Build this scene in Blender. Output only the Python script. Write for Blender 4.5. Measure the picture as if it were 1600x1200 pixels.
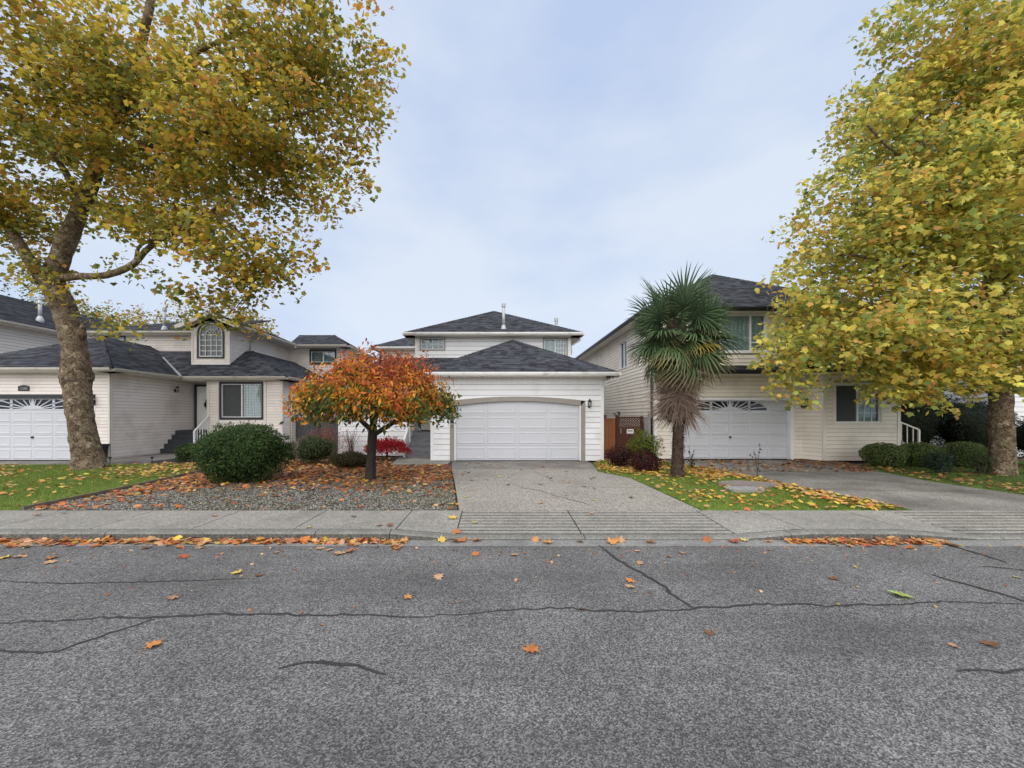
import bpy, math, random
import numpy as np
from mathutils import Vector, Matrix

for o in list(bpy.data.objects): bpy.data.objects.remove(o)
S = bpy.context.scene
C = S.collection
random.seed(7); RNG = np.random.default_rng(7)

# ------------------------------------------------------------------ camera
# survey of the street: eye 1.69 m above the pavement, looking square at the house fronts (+Y)
CX, HZ, F, EYE = 775.0, 650.0, 581.0, 1.69
def sx(px, Y): return (px - CX) / F * Y
def sz(py, Y): return EYE + (HZ - py) / F * Y
def gy(py, z=0.0): return (EYE - z) * F / (py - HZ)
cam = bpy.data.cameras.new('camera'); camo = bpy.data.objects.new('camera', cam); C.objects.link(camo)
cam.sensor_width = 36; cam.lens = 36 * F / 1600
cam.shift_x = (800 - CX) / 1600; cam.shift_y = (HZ - 600) / 1600
cam.clip_start = 0.05; cam.clip_end = 3000
camo.location = (0, 0, EYE); camo.rotation_euler = (math.radians(90), 0, 0)
S.camera = camo

# ------------------------------------------------------------------ sky and sun
SUN_DIR = Vector((-0.12, -0.66, 0.70)).normalized()      # towards the sun
w = bpy.data.worlds.new('World'); S.world = w; w.use_nodes = True
nt = w.node_tree; N = nt.nodes; L = nt.links
bg = N['Background']; bg.inputs['Strength'].default_value = 0.1
sky = N.new('ShaderNodeTexSky'); sky.sky_type = 'NISHITA'; sky.sun_disc = False
sky.sun_elevation = math.asin(SUN_DIR.z); sky.sun_rotation = math.atan2(SUN_DIR.x, SUN_DIR.y)
sky.air_density = 1.0; sky.dust_density = 2.0
tc = N.new('ShaderNodeTexCoord'); mp = N.new('ShaderNodeMapping')
mp.inputs['Scale'].default_value = (1.0, 1.0, 2.2)
n1 = N.new('ShaderNodeTexNoise'); n1.inputs['Scale'].default_value = 1.7; n1.inputs['Detail'].default_value = 5
n1.inputs['Roughness'].default_value = 0.5
cr = N.new('ShaderNodeValToRGB')
cr.color_ramp.elements[0].position = 0.36; cr.color_ramp.elements[0].color = (4.0, 4.85, 6.65, 1)
cr.color_ramp.elements[1].position = 0.63; cr.color_ramp.elements[1].color = (5.6, 6.2, 7.1, 1)
mx = N.new('ShaderNodeMix'); mx.data_type = 'RGBA'; mx.inputs[0].default_value = 0.88
L.new(tc.outputs['Generated'], mp.inputs[0]); L.new(mp.outputs[0], n1.inputs['Vector'])
L.new(n1.outputs['Fac'], cr.inputs[0]); L.new(sky.outputs[0], mx.inputs[6]); L.new(cr.outputs[0], mx.inputs[7])
L.new(mx.outputs[2], bg.inputs['Color'])
sl = bpy.data.lights.new('sun', 'SUN'); so = bpy.data.objects.new('sun', sl); C.objects.link(so)
sl.energy = 2.7; sl.angle = math.radians(105); sl.color = (1.0, 0.93, 0.83)
so.rotation_euler = (-SUN_DIR).to_track_quat('-Z', 'Y').to_euler(); so.location = SUN_DIR * 60

vs = S.view_settings; vs.view_transform = 'Standard'; vs.look = 'None'; vs.gamma = 1.0
vs.use_curve_mapping = False; vs.exposure = 0.5
S.render.engine = 'CYCLES'

# ------------------------------------------------------------------ materials
MATS = {}
def new_mat(name):
    m = bpy.data.materials.new(name); m.use_nodes = True; MATS[name] = m
    nt = m.node_tree; b = nt.nodes['Principled BSDF']
    return m, nt, nt.nodes, nt.links, b
def spec(b, v): b.inputs['Specular IOR Level'].default_value = v
def M(name, col, rough=.7, var=.12, scale=4.0, bump=0.0, bscale=60.0, sp=.3, island=0.0, objr=0.0, metal=0.0, stretch=None, grime=None):
    if name in MATS: return MATS[name]
    m, nt, N, L, b = new_mat(name)
    b.inputs['Roughness'].default_value = rough; spec(b, sp); b.inputs['Metallic'].default_value = metal
    geo = N.new('ShaderNodeNewGeometry'); vec = geo.outputs['Position']
    if stretch:
        mp = N.new('ShaderNodeMapping'); mp.inputs['Scale'].default_value = stretch; L.new(vec, mp.inputs[0]); vec = mp.outputs[0]
    nz = N.new('ShaderNodeTexNoise'); nz.inputs['Scale'].default_value = scale; nz.inputs['Detail'].default_value = 6
    L.new(vec, nz.inputs['Vector'])
    mr = N.new('ShaderNodeMapRange'); mr.inputs[1].default_value = .25; mr.inputs[2].default_value = .75
    mr.inputs[3].default_value = 1 - var; mr.inputs[4].default_value = 1 + var
    L.new(nz.outputs['Fac'], mr.inputs[0]); fac = mr.outputs[0]
    def mul(a, src, lo, hi):
        r = N.new('ShaderNodeMapRange'); r.inputs[3].default_value = lo; r.inputs[4].default_value = hi; L.new(src, r.inputs[0])
        x = N.new('ShaderNodeMath'); x.operation = 'MULTIPLY'; L.new(a, x.inputs[0]); L.new(r.outputs[0], x.inputs[1]); return x.outputs[0]
    if island: fac = mul(fac, geo.outputs['Random Per Island'], 1 - island, 1 + island)
    if objr:
        oi = N.new('ShaderNodeObjectInfo'); fac = mul(fac, oi.outputs['Random'], 1 - objr, 1 + objr)
    vm = N.new('ShaderNodeVectorMath'); vm.operation = 'SCALE'; vm.inputs[0].default_value = col; L.new(fac, vm.inputs['Scale'])
    out = vm.outputs[0]
    if grime:
        g = N.new('ShaderNodeTexNoise'); g.inputs['Scale'].default_value = grime[1]; g.inputs['Detail'].default_value = 8; L.new(geo.outputs['Position'], g.inputs['Vector'])
        gr = N.new('ShaderNodeMapRange'); gr.inputs[1].default_value = grime[2]; gr.inputs[2].default_value = grime[3]; L.new(g.outputs['Fac'], gr.inputs[0])
        mm = N.new('ShaderNodeMix'); mm.data_type = 'RGBA'; L.new(gr.outputs[0], mm.inputs[0]); L.new(out, mm.inputs[6]); mm.inputs[7].default_value = (*grime[0], 1)
        out = mm.outputs[2]
    L.new(out, b.inputs['Base Color'])
    if bump:
        bn = N.new('ShaderNodeTexNoise'); bn.inputs['Scale'].default_value = bscale; bn.inputs['Detail'].default_value = 4; L.new(vec, bn.inputs['Vector'])
        bp = N.new('ShaderNodeBump'); bp.inputs['Strength'].default_value = bump; bp.inputs['Distance'].default_value = .02
        L.new(bn.outputs['Fac'], bp.inputs['Height']); L.new(bp.outputs[0], b.inputs['Normal'])
    return m

def stone_mat(name, lo, hi, cell, large=.18, rough=.9, bump=.5, stain=None, stain_rng=(.55, .75), stain_scale=.7, stretch=(1, 1, 1)):
    """ground made of aggregate: every cell a stone of its own shade, slow stains over it"""
    m, nt, N, L, b = new_mat(name); b.inputs['Roughness'].default_value = rough; spec(b, .25)
    geo = N.new('ShaderNodeNewGeometry')
    vo = N.new('ShaderNodeTexVoronoi'); vo.inputs['Scale'].default_value = cell; L.new(geo.outputs['Position'], vo.inputs['Vector'])
    sp = N.new('ShaderNodeSeparateColor'); L.new(vo.outputs['Color'], sp.inputs[0])
    pw = N.new('ShaderNodeMath'); pw.operation = 'POWER'; pw.inputs[1].default_value = 1.7; L.new(sp.outputs[0], pw.inputs[0])
    n0 = N.new('ShaderNodeTexNoise'); n0.inputs['Scale'].default_value = cell * .45; n0.inputs['Detail'].default_value = 3; L.new(geo.outputs['Position'], n0.inputs['Vector'])
    av = N.new('ShaderNodeMix'); av.data_type = 'FLOAT'; av.inputs[0].default_value = .25; L.new(pw.outputs[0], av.inputs[2]); L.new(n0.outputs['Fac'], av.inputs[3])
    mc = N.new('ShaderNodeMix'); mc.data_type = 'RGBA'; mc.inputs[6].default_value = (*lo, 1); mc.inputs[7].default_value = (*hi, 1); L.new(av.outputs[0], mc.inputs[0])
    n2 = N.new('ShaderNodeTexNoise'); n2.inputs['Scale'].default_value = .8; n2.inputs['Detail'].default_value = 7; L.new(geo.outputs['Position'], n2.inputs['Vector'])
    mr = N.new('ShaderNodeMapRange'); mr.inputs[1].default_value = .3; mr.inputs[2].default_value = .7; mr.inputs[3].default_value = 1 - large; mr.inputs[4].default_value = 1 + large
    L.new(n2.outputs['Fac'], mr.inputs[0])
    vm = N.new('ShaderNodeVectorMath'); vm.operation = 'SCALE'; L.new(mc.outputs[2], vm.inputs[0]); L.new(mr.outputs[0], vm.inputs['Scale'])
    n3 = N.new('ShaderNodeTexNoise'); n3.inputs['Scale'].default_value = 13; n3.inputs['Detail'].default_value = 5; n3.inputs['Roughness'].default_value = .7; L.new(geo.outputs['Position'], n3.inputs['Vector'])
    m3 = N.new('ShaderNodeMapRange'); m3.inputs[1].default_value = .3; m3.inputs[2].default_value = .7; m3.inputs[3].default_value = .84; m3.inputs[4].default_value = 1.16; L.new(n3.outputs['Fac'], m3.inputs[0])
    v3 = N.new('ShaderNodeVectorMath'); v3.operation = 'SCALE'; L.new(vm.outputs[0], v3.inputs[0]); L.new(m3.outputs[0], v3.inputs['Scale'])
    out = v3.outputs[0]
    if stain:
        g = N.new('ShaderNodeTexNoise'); g.inputs['Scale'].default_value = stain_scale; g.inputs['Detail'].default_value = 9; g.inputs['Roughness'].default_value = .65; sm_ = N.new('ShaderNodeMapping'); sm_.inputs['Scale'].default_value = stretch; L.new(geo.outputs['Position'], sm_.inputs[0]); L.new(sm_.outputs[0], g.inputs['Vector'])
        gr = N.new('ShaderNodeMapRange'); gr.inputs[1].default_value = stain_rng[0]; gr.inputs[2].default_value = stain_rng[1]; gr.inputs[4].default_value = .75; L.new(g.outputs['Fac'], gr.inputs[0])
        mm = N.new('ShaderNodeMix'); mm.data_type = 'RGBA'; L.new(gr.outputs[0], mm.inputs[0]); L.new(out, mm.inputs[6]); mm.inputs[7].default_value = (*stain, 1); out = mm.outputs[2]
    L.new(out, b.inputs['Base Color'])
    bp = N.new('ShaderNodeBump'); bp.inputs['Strength'].default_value = bump; bp.inputs['Distance'].default_value = .006
    L.new(vo.outputs['Distance'], bp.inputs['Height']); L.new(bp.outputs[0], b.inputs['Normal'])
    return m

def leaf_mat(name, trans=.35, rough=.55):
    m, nt, N, L, b = new_mat(name)
    at = N.new('ShaderNodeAttribute'); at.attribute_name = 'Col'
    L.new(at.outputs['Color'], b.inputs['Base Color']); b.inputs['Roughness'].default_value = rough; spec(b, .25)
    tr = N.new('ShaderNodeBsdfTranslucent'); L.new(at.outputs['Color'], tr.inputs['Color'])
    ms = N.new('ShaderNodeMixShader'); ms.inputs[0].default_value = trans
    L.new(b.outputs[0], ms.inputs[1]); L.new(tr.outputs[0], ms.inputs[2]); L.new(ms.outputs[0], N['Material Output'].inputs['Surface'])
    return m

def glass_mat():
    m, nt, N, L, b = new_mat('glass')
    fr = N.new('ShaderNodeLayerWeight'); fr.inputs['Blend'].default_value = .15
    mr = N.new('ShaderNodeMapRange'); mr.inputs[3].default_value = .05; mr.inputs[4].default_value = .7; L.new(fr.outputs['Fresnel'], mr.inputs[0])
    gl = N.new('ShaderNodeBsdfGlossy'); gl.inputs['Roughness'].default_value = .02; gl.inputs['Color'].default_value = (.9, .95, 1, 1)
    tp = N.new('ShaderNodeBsdfTransparent'); tp.inputs['Color'].default_value = (.72, .78, .78, 1)
    ms = N.new('ShaderNodeMixShader'); L.new(mr.outputs[0], ms.inputs[0]); L.new(tp.outputs[0], ms.inputs[1]); L.new(gl.outputs[0], ms.inputs[2])
    L.new(ms.outputs[0], N['Material Output'].inputs['Surface'])
glass_mat()
def screen_mat():
    m, nt, N, L, b = new_mat('screen'); b.inputs['Base Color'].default_value = (.09, .095, .10, 1); b.inputs['Roughness'].default_value = .8
    tp = N.new('ShaderNodeBsdfTransparent'); ms = N.new('ShaderNodeMixShader'); ms.inputs[0].default_value = .62
    L.new(tp.outputs[0], ms.inputs[1]); L.new(b.outputs[0], ms.inputs[2]); L.new(ms.outputs[0], N['Material Output'].inputs['Surface'])
screen_mat()
M('siding_white', (.82, .83, .85), .55, .04, 1.2, objr=.03, sp=.35, grime=((.55, .53, .48), 1.1, .54, .92))
M('siding_pink', (.84, .775, .73), .55, .05, 1.2, objr=.035, sp=.35, grime=((.42, .36, .31), 1.0, .53, .92))
M('siding_cream', (.80, .74, .65), .55, .05, 1.2, objr=.035, sp=.35, grime=((.46, .42, .35), 1.0, .53, .92))
M('siding_grey', (.68, .66, .64), .55, .05, 1.2, objr=.03, sp=.35)
M('lap_shade_backing', (.30, .28, .26), .9, .1, 3)  # wall backing coloured dark to draw the shadow lines between siding boards
M('trim_white', (.80, .80, .80), .5, .05, 3, sp=.4)
M('trim_cream', (.74, .70, .64), .5, .06, 3, sp=.4)
M('taupe', (.30, .275, .25), .55, .06, 3)
M('door_white', (.56, .575, .615), .42, .03, 1.5, sp=.45, grime=((.50, .49, .47), 1.7, .66, 1.0))
M('dark_trim', (.035, .038, .045), .5, .1, 3)
M('black_metal', (.012, .012, .013), .4, .1, 5, sp=.5)
M('gutter_white', (.78, .78, .77), .45, .08, 2.5, sp=.45, grime=((.40, .37, .32), 3.0, .55, .85))
M('gutter_beige', (.50, .46, .40), .45, .08, 2.5, sp=.45, grime=((.25, .23, .2), 3.0, .55, .85))
M('soffit', (.66, .62, .56), .7, .06, 2)
M('roof_deck', (.05, .05, .055), .9, .1, 3)
M('shingle', (.056, .059, .070), .92, .22, 2.2, island=.55, bump=.5, bscale=130, sp=.2)
M('shingle_dark', (.036, .038, .046), .92, .22, 2.2, island=.45, bump=.5, bscale=130, sp=.2)
M('flashing', (.42, .43, .45), .45, .1, 5, metal=.4, sp=.5)
M('galvanised', (.50, .52, .54), .55, .14, 6, metal=.15, sp=.4)
M('room', (.05, .058, .055), .9, .1, 2)
M('curtain', (.74, .78, .80), .9, .1, 5)
M('lace', (.72, .76, .74), .9, .35, 14)
M('step_dark', (.045, .048, .055), .75, .2, 5, bump=.2)
M('step_grey', (.20, .21, .23), .75, .25, 4, bump=.2, stretch=(1, 1, 4))
M('wood_cedar', (.30, .115, .045), .7, .25, 7, bump=.3, bscale=40, stretch=(8, 8, .7), objr=.12)
M('wood_brown', (.085, .030, .018), .7, .25, 7, bump=.3, bscale=40, stretch=(8, 8, .7), objr=.12)
M('wood_grey', (.10, .10, .105), .8, .25, 7, bump=.3, bscale=40, stretch=(8, 8, .7), objr=.15)
M('timber_edge', (.16, .13, .10), .85, .3, 6, bump=.4)
M('soil', (.075, .058, .042), .95, .35, 3, bump=.6, bscale=25)
M('turf_base', (.09, .15, .022), .95, .45, 2.5, bump=.7, bscale=30)
M('far_ground', (.07, .085, .04), .95, .3, .2)
M('plastic_black', (.015, .015, .017), .4, .1, 3, sp=.5)
M('grey_meter', (.35, .36, .37), .5, .1, 4)
M('paper', (.75, .74, .72), .6, .03, 3)
M('lamp_glass', (.55, .55, .52), .2, .05, 5, sp=.6)
M('tar', (.036, .036, .037), .55, .25, 9, bump=.3, bscale=80)
M('crack', (.03, .028, .026), .95, .2, 9)
M('bark_dark', (.032, .026, .022), .9, .35, 9, bump=.8, bscale=30, stretch=(1, 1, .5))
M('bark_twig', (.055, .045, .035), .9, .25, 9)
M('palm_fibre', (.060, .042, .030), .95, .4, 14, bump=.8, bscale=50, island=.5)
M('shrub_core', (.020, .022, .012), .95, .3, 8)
M('gravel', (.205, .20, .18), .9, .2, 3, island=.55)
M('slab_stone', (.21, .18, .165), .9, .25, 5, bump=.4, bscale=40)
M('round_stone', (.26, .26, .26), .9, .2, 5, bump=.4, bscale=40)
leaf_mat('leaf', .5); leaf_mat('litter', .12, .75); leaf_mat('palm_leaf', .18, .42); leaf_mat('grass', .25, .7)
stone_mat('asphalt', (.026, .026, .027), (.325, .32, .318), 112, .20, .92, .9, (.050, .048, .047), (.48, .78), .9, (.10, 1, 1))
stone_mat('sidewalk_concrete', (.17, .162, .145), (.40, .385, .35), 70, .14, .92, .4, (.11, .105, .095), (.5, .8), 1.3)
stone_mat('kerb_concrete', (.13, .13, .118), (.28, .275, .255), 70, .18, .92, .3, (.11, .11, .10), (.45, .75), 2.2)
stone_mat('kerb_shade_grime', (.055, .055, .048), (.17, .165, .15), 60, .25, .95, .4)  # kerb face: its shade is put into this darker colour along with gutter dirt
stone_mat('gutter_pan', (.16, .16, .16), (.32, .315, .30), 80, .14, .92, .4, (.10, .095, .09), (.5, .8), 1.5)
stone_mat('aggregate', (.13, .118, .10), (.52, .49, .44), 62, .16, .92, .5, (.16, .15, .12), (.5, .8), .8)
stone_mat('old_concrete', (.14, .135, .125), (.38, .36, .335), 60, .22, .92, .4, (.075, .065, .055), (.42, .72), .9)
def bark_mat():
    m, nt, N, L, b = new_mat('bark_plane'); b.inputs['Roughness'].default_value = .9; spec(b, .2)
    geo = N.new('ShaderNodeNewGeometry')
    vo = N.new('ShaderNodeTexVoronoi'); vo.inputs['Scale'].default_value = 9
    nz = N.new('ShaderNodeTexNoise'); nz.inputs['Scale'].default_value = 7; nz.inputs['Detail'].default_value = 8; nz.inputs['Roughness'].default_value = .7
    L.new(geo.outputs['Position'], nz.inputs['Vector'])
    va = N.new('ShaderNodeVectorMath'); va.operation = 'MULTIPLY_ADD'; va.inputs[1].default_value = (.5, .5, .5)
    L.new(nz.outputs['Color'], va.inputs[0]); L.new(geo.outputs['Position'], va.inputs[2]); L.new(va.outputs[0], vo.inputs['Vector'])
    sp = N.new('ShaderNodeSeparateColor'); L.new(vo.outputs['Color'], sp.inputs[0])
    cr = N.new('ShaderNodeValToRGB'); e = cr.color_ramp.elements
    e[0].position = 0; e[0].color = (.085, .056, .036, 1); e[1].position = 1; e[1].color = (.38, .30, .21, 1)
    for p, c in ((.35, (.17, .12, .082, 1)), (.7, (.24, .185, .125, 1)), (.85, (.19, .165, .10, 1))):
        x = e.new(p); x.color = c
    L.new(sp.outputs[0], cr.inputs[0])
    n2 = N.new('ShaderNodeTexNoise'); n2.inputs['Scale'].default_value = 26; n2.inputs['Detail'].default_value = 6; L.new(geo.outputs['Position'], n2.inputs['Vector'])
    mr = N.new('ShaderNodeMapRange'); mr.inputs[1].default_value = .3; mr.inputs[2].default_value = .7; mr.inputs[3].default_value = .4; mr.inputs[4].default_value = 1.55; L.new(n2.outputs['Fac'], mr.inputs[0])
    vm = N.new('ShaderNodeVectorMath'); vm.operation = 'SCALE'; L.new(cr.outputs[0], vm.inputs[0]); L.new(mr.outputs[0], vm.inputs['Scale']); L.new(vm.outputs[0], b.inputs['Base Color'])
    ad = N.new('ShaderNodeMath'); ad.operation = 'ADD'; L.new(sp.outputs[0], ad.inputs[0]); L.new(n2.outputs['Fac'], ad.inputs[1])
    bp = N.new('ShaderNodeBump'); bp.inputs['Strength'].default_value = .9; bp.inputs['Distance'].default_value = .03; L.new(ad.outputs[0], bp.inputs['Height']); L.new(bp.outputs[0], b.inputs['Normal'])
bark_mat()

# ------------------------------------------------------------------ mesh helpers
V = Vector
class Fr:                                     # a wall's own frame: u along it, v up, w outwards
    def __init__(s, p0, d):
        s.o = V((p0[0], p0[1], 0)); s.d = V((d[0], d[1], 0)).normalized(); s.n = V((s.d.y, -s.d.x, 0))
    def pt(s, u, v, w=0): return s.o + s.d * u + s.n * w + V((0, 0, v))
BOXF = [(0, 3, 2, 1), (4, 5, 6, 7), (0, 1, 5, 4), (1, 2, 6, 5), (2, 3, 7, 6), (3, 0, 4, 7)]
class MB:
    def __init__(s): s.v = []; s.f = []
    def add(s, vs, fs):
        b = len(s.v); s.v += [tuple(v) for v in vs]; s.f += [tuple(i + b for i in f) for f in fs]; return s
    def box(s, x0, x1, y0, y1, z0, z1):
        return s.add([(x0, y0, z0), (x1, y0, z0), (x1, y1, z0), (x0, y1, z0), (x0, y0, z1), (x1, y0, z1), (x1, y1, z1), (x0, y1, z1)], BOXF)
    def fbox(s, fr, u0, u1, v0, v1, w0, w1):
        p = [fr.pt(u, v, w) for v in (v0, v1) for (u, w) in ((u0, w1), (u1, w1), (u1, w0), (u0, w0))]
        return s.add(p, BOXF)
    def beam(s, p, q, wd, h, up=(0, 0, 1)):
        p, q = V(p), V(q); d = (q - p).normalized(); up = V(up); r = d.cross(up)
        if r.length < 1e-5: r = d.cross(V((1, 0, 0)))
        r.normalize(); u = r.cross(d)
        a = r * wd / 2; b = u * h / 2
        return s.add([p - a - b, p + a - b, q + a - b, q - a - b, p - a + b, p + a + b, q + a + b, q - a + b], BOXF)
    def prism(s, poly, z0, z1):               # poly counter-clockwise
        n = len(poly)
        s.add([(x, y, z0) for x, y in poly] + [(x, y, z1) for x, y in poly],
              [tuple(range(n))[::-1], tuple(range(n, 2 * n))] + [(i, (i + 1) % n, n + (i + 1) % n, n + i) for i in range(n)])
        return s
    def slab(s, poly, t):                     # 3-D polygon given a thickness downwards
        n = len(poly); nm = (V(poly[1]) - V(poly[0])).cross(V(poly[2]) - V(poly[0])).normalized()
        lo = [V(p) - nm * t for p in poly]
        return s.add(list(poly) + lo, [tuple(range(n)), tuple(range(n, 2 * n))[::-1]] + [(i, n + i, n + (i + 1) % n, (i + 1) % n) for i in range(n)])
    def tube(s, pts, rad, n=8, cap=True, lump=None):
        pts = [V(p) for p in pts]; b = len(s.v); k = len(pts)
        ref = V((0.31, .9, .17))
        for i, p in enumerate(pts):
            d = (pts[min(i + 1, k - 1)] - pts[max(i - 1, 0)]).normalized()
            r = d.cross(ref).normalized(); u = d.cross(r)
            for j in range(n):
                a = 2 * math.pi * j / n; rr = rad[i] * (lump(i, a) if lump else 1)
                s.v.append(tuple(p + (r * math.cos(a) + u * math.sin(a)) * rr))
        for i in range(k - 1):
            for j in range(n):
                j2 = (j + 1) % n; s.f.append((b + i * n + j, b + i * n + j2, b + (i + 1) * n + j2, b + (i + 1) * n + j))
        if cap:
            s.f.append(tuple(b + j for j in range(n))[::-1]); s.f.append(tuple(b + (k - 1) * n + j for j in range(n)))
        return s
    def mesh(s, name, mat, smooth=False):
        me = bpy.data.meshes.new(name); me.from_pydata(s.v, [], s.f); me.materials.append(MATS[mat])
        if smooth: me.polygons.foreach_set('use_smooth', [True] * len(me.polygons))
        me.update(); return me
def link(name, data, parent=None):
    o = bpy.data.objects.new(name, data); C.objects.link(o)
    if parent is not None:
        o.parent = parent
        if parent.type == 'EMPTY': o.location = -V(parent.location)
    return o
def part(name, mb, mat, parent, smooth=False, label=None, stuff=False):
    o = link(name, mb.mesh(name, mat, smooth), parent)
    if label: o['label'] = label
    if stuff: o['kind'] = 'stuff'
    return o
def tag(o, label, cat, group=None):
    o['label'] = label; o['category'] = cat
    if group: o['group'] = group
    return o
def thing(name, label, cat, loc, group=None):
    o = bpy.data.objects.new(name, None); C.objects.link(o); o.location = loc; o.empty_display_size = .2
    return tag(o, label, cat, group)
def struct(name, mb, mat):
    o = link(name, mb.mesh(name, mat)); o['kind'] = 'structure'; return o
def inpoly(P, poly):
    x, y = P[:, 0], P[:, 1]; r = np.zeros(len(P), bool); n = len(poly)
    for i in range(n):
        (x0, y0), (x1, y1) = poly[i], poly[(i + 1) % n]
        if y0 == y1: continue
        c = ((y0 > y) != (y1 > y)) & (x < (x1 - x0) * (y - y0) / (y1 - y0) + x0); r ^= c
    return r
def scatter(poly, n, rng=RNG):
    xs = [p[0] for p in poly]; ys = [p[1] for p in poly]
    P = np.column_stack([rng.uniform(min(xs), max(xs), n * 3), rng.uniform(min(ys), max(ys), n * 3)])
    P = P[inpoly(P, poly)]; return P[:n]

# ------------------------------------------------------------------ leaf clouds
LEAF5 = (np.array([(0, .38, .05), (0, 0, 0), (.40, .04, -.05), (.33, .25, 0), (.56, .48, -.08), (.28, .62, .0), (0, .98, -.1), (-.28, .62, .0), (-.56, .48, -.08), (-.33, .25, 0), (-.40, .04, -.05)], float),
         np.array([(0, i, i % 10 + 1) for i in range(1, 11)]))
LANCE = (np.array([(0, 0, 0), (.17, .4, -.03), (0, 1, -.12), (-.17, .4, -.03), (0, .45, .04)], float), np.array([(0, 1, 4), (1, 2, 4), (2, 3, 4), (3, 0, 4)]))
OVAL = (np.array([(0, 0, 0), (.3, .45, .06), (0, 1, 0), (-.3, .45, .06)], float), np.array([(0, 1, 2), (0, 2, 3)]))
BLADE = (np.array([(-.06, 0, 0), (.06, 0, 0), (0, 1, 0)], float), np.array([(0, 1, 2)]))
def orient(nrm, rng, along=None):
    """frames with z = nrm; the leaf axis is random in the leaf plane, or follows `along`"""
    n = nrm / np.linalg.norm(nrm, axis=1, keepdims=True)
    a = rng.normal(size=n.shape) if along is None else along
    y = a - n * (a * n).sum(1, keepdims=True); y /= np.linalg.norm(y, axis=1, keepdims=True) + 1e-9
    x = np.cross(y, n); return x, y, n
def cloud_mesh(name, tpl, pos, frames, size, col, mat, aspect=1.0):
    tv, tf = tpl; n = len(pos); k = len(tv); x, y, z = frames
    s = size[:, None, None]
    P = pos[:, None, :] + s * (tv[None, :, 0:1] * x[:, None, :] * aspect + tv[None, :, 1:2] * y[:, None, :] + tv[None, :, 2:3] * z[:, None, :])
    P = P.reshape(-1, 3); Fc = (tf[None] + (np.arange(n) * k)[:, None, None]).reshape(-1, 3)
    me = bpy.data.meshes.new(name); me.vertices.add(len(P)); me.vertices.foreach_set('co', P.ravel())
    me.loops.add(Fc.size); me.loops.foreach_set('vertex_index', Fc.ravel().astype(np.int32))
    me.polygons.add(len(Fc)); me.polygons.foreach_set('loop_start', (np.arange(len(Fc)) * 3).astype(np.int32))
    me.update(calc_edges=True)
    at = me.color_attributes.new('Col', 'FLOAT_COLOR', 'POINT')
    cc = np.ones((n, k, 4)); cc[:, :, :3] = np.clip(col, .003, .9)[:, None, :]
    at.data.foreach_set('color', cc.ravel()); me.materials.append(MATS[mat]); return me
def palette(cols, wts, n, rng, jit=.18):
    c = np.array(cols)[rng.choice(len(cols), n, p=np.array(wts) / sum(wts))]
    return c * (1 + rng.normal(0, jit, (n, 1))) * (1 + rng.normal(0, jit * .4, (n, 3)))

# ------------------------------------------------------------------ house helpers
_b = MB().add([(0, -.030, .07), (0, 0, .07), (0, 0, 1), (0, -.014, 1), (1, -.030, .07), (1, 0, .07), (1, 0, 1), (1, -.014, 1)],
              [(0, 3, 2, 1), (4, 5, 6, 7), (0, 4, 7, 3), (3, 7, 6, 2), (1, 5, 4, 0), (2, 6, 5, 1)])
BOARD = {}
def wall(house, fr, Lw, z0, z1, e, mat, openings=(), clip=None, trim=None, corners=(0, 0)):
    """wall slab with real openings and one lapped board object per course"""
    if mat not in BOARD: BOARD[mat] = _b.mesh('siding_board', mat)
    mb = MB(); us = sorted({0, Lw} | {o[i] for o in openings for i in (0, 1)}); vs_ = sorted({z0, z1} | {o[i] for o in openings for i in (2, 3)})
    us = [u for u in us if 0 <= u <= Lw]; vs_ = [v for v in vs_ if z0 <= v <= z1]
    if clip is None:
        for a, b in zip(us, us[1:]):
            for c, d in zip(vs_, vs_[1:]):
                if not any(o[0] <= (a + b) / 2 <= o[1] and o[2] <= (c + d) / 2 <= o[3] for o in openings):
                    mb.fbox(fr, a, b, c, d, -.12, -.001)
    else:
        n = 24
        for i in range(n):
            a = z0 + (z1 - z0) * i / n; b = z0 + (z1 - z0) * (i + 1) / n; u0, u1 = clip(b)
            if u1 - u0 < .02: continue
            seg = [(u0, u1)]
            for o in openings:
                if o[2] < (a + b) / 2 < o[3]: seg = [(u0, o[0]), (o[1], u1)]
            for p, q in seg:
                if q > p: mb.fbox(fr, p, q, a, b, -.12, -.001)
    wo = part('wall', mb, mat if clip else 'lap_shade_backing', house)
    rot = math.atan2(fr.d.y, fr.d.x); v = z0
    while v < z1 - .02:
        h = min(e, z1 - v); mid = v + h / 2; u0, u1 = clip(v + h * .8) if clip else (0, Lw)
        seg = [(u0, u1)]
        for o in openings:
            if o[2] - .3 * h < mid < o[3] + .3 * h - (.3 * h if len(o) > 4 else 0):
                a, b = (o[4](mid) or (0, 0)) if len(o) > 4 else (o[0], o[1])
                if b <= a: continue
                seg = [t for p, q in seg for t in ((p, min(q, a)), (max(p, b), q)) if t[1] - t[0] > .02]
        for p, q in seg:
            if q - p < .03: continue
            ob = link('siding_board', BOARD[mat], wo); ob.location = fr.pt(p, v); ob.rotation_euler = (0, 0, rot); ob.scale = (q - p, 1, h * .995)
        v += e
    if trim:
        for i, u in enumerate((0, Lw)):
            if corners[i]:
                m = MB(); a, b = (u - .03, u + .08) if i == 0 else (u - .08, u + .03)
                m.fbox(fr, a, b, z0, z1, -.002, .04); part('corner_trim', m, trim, house)
    return wo

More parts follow.
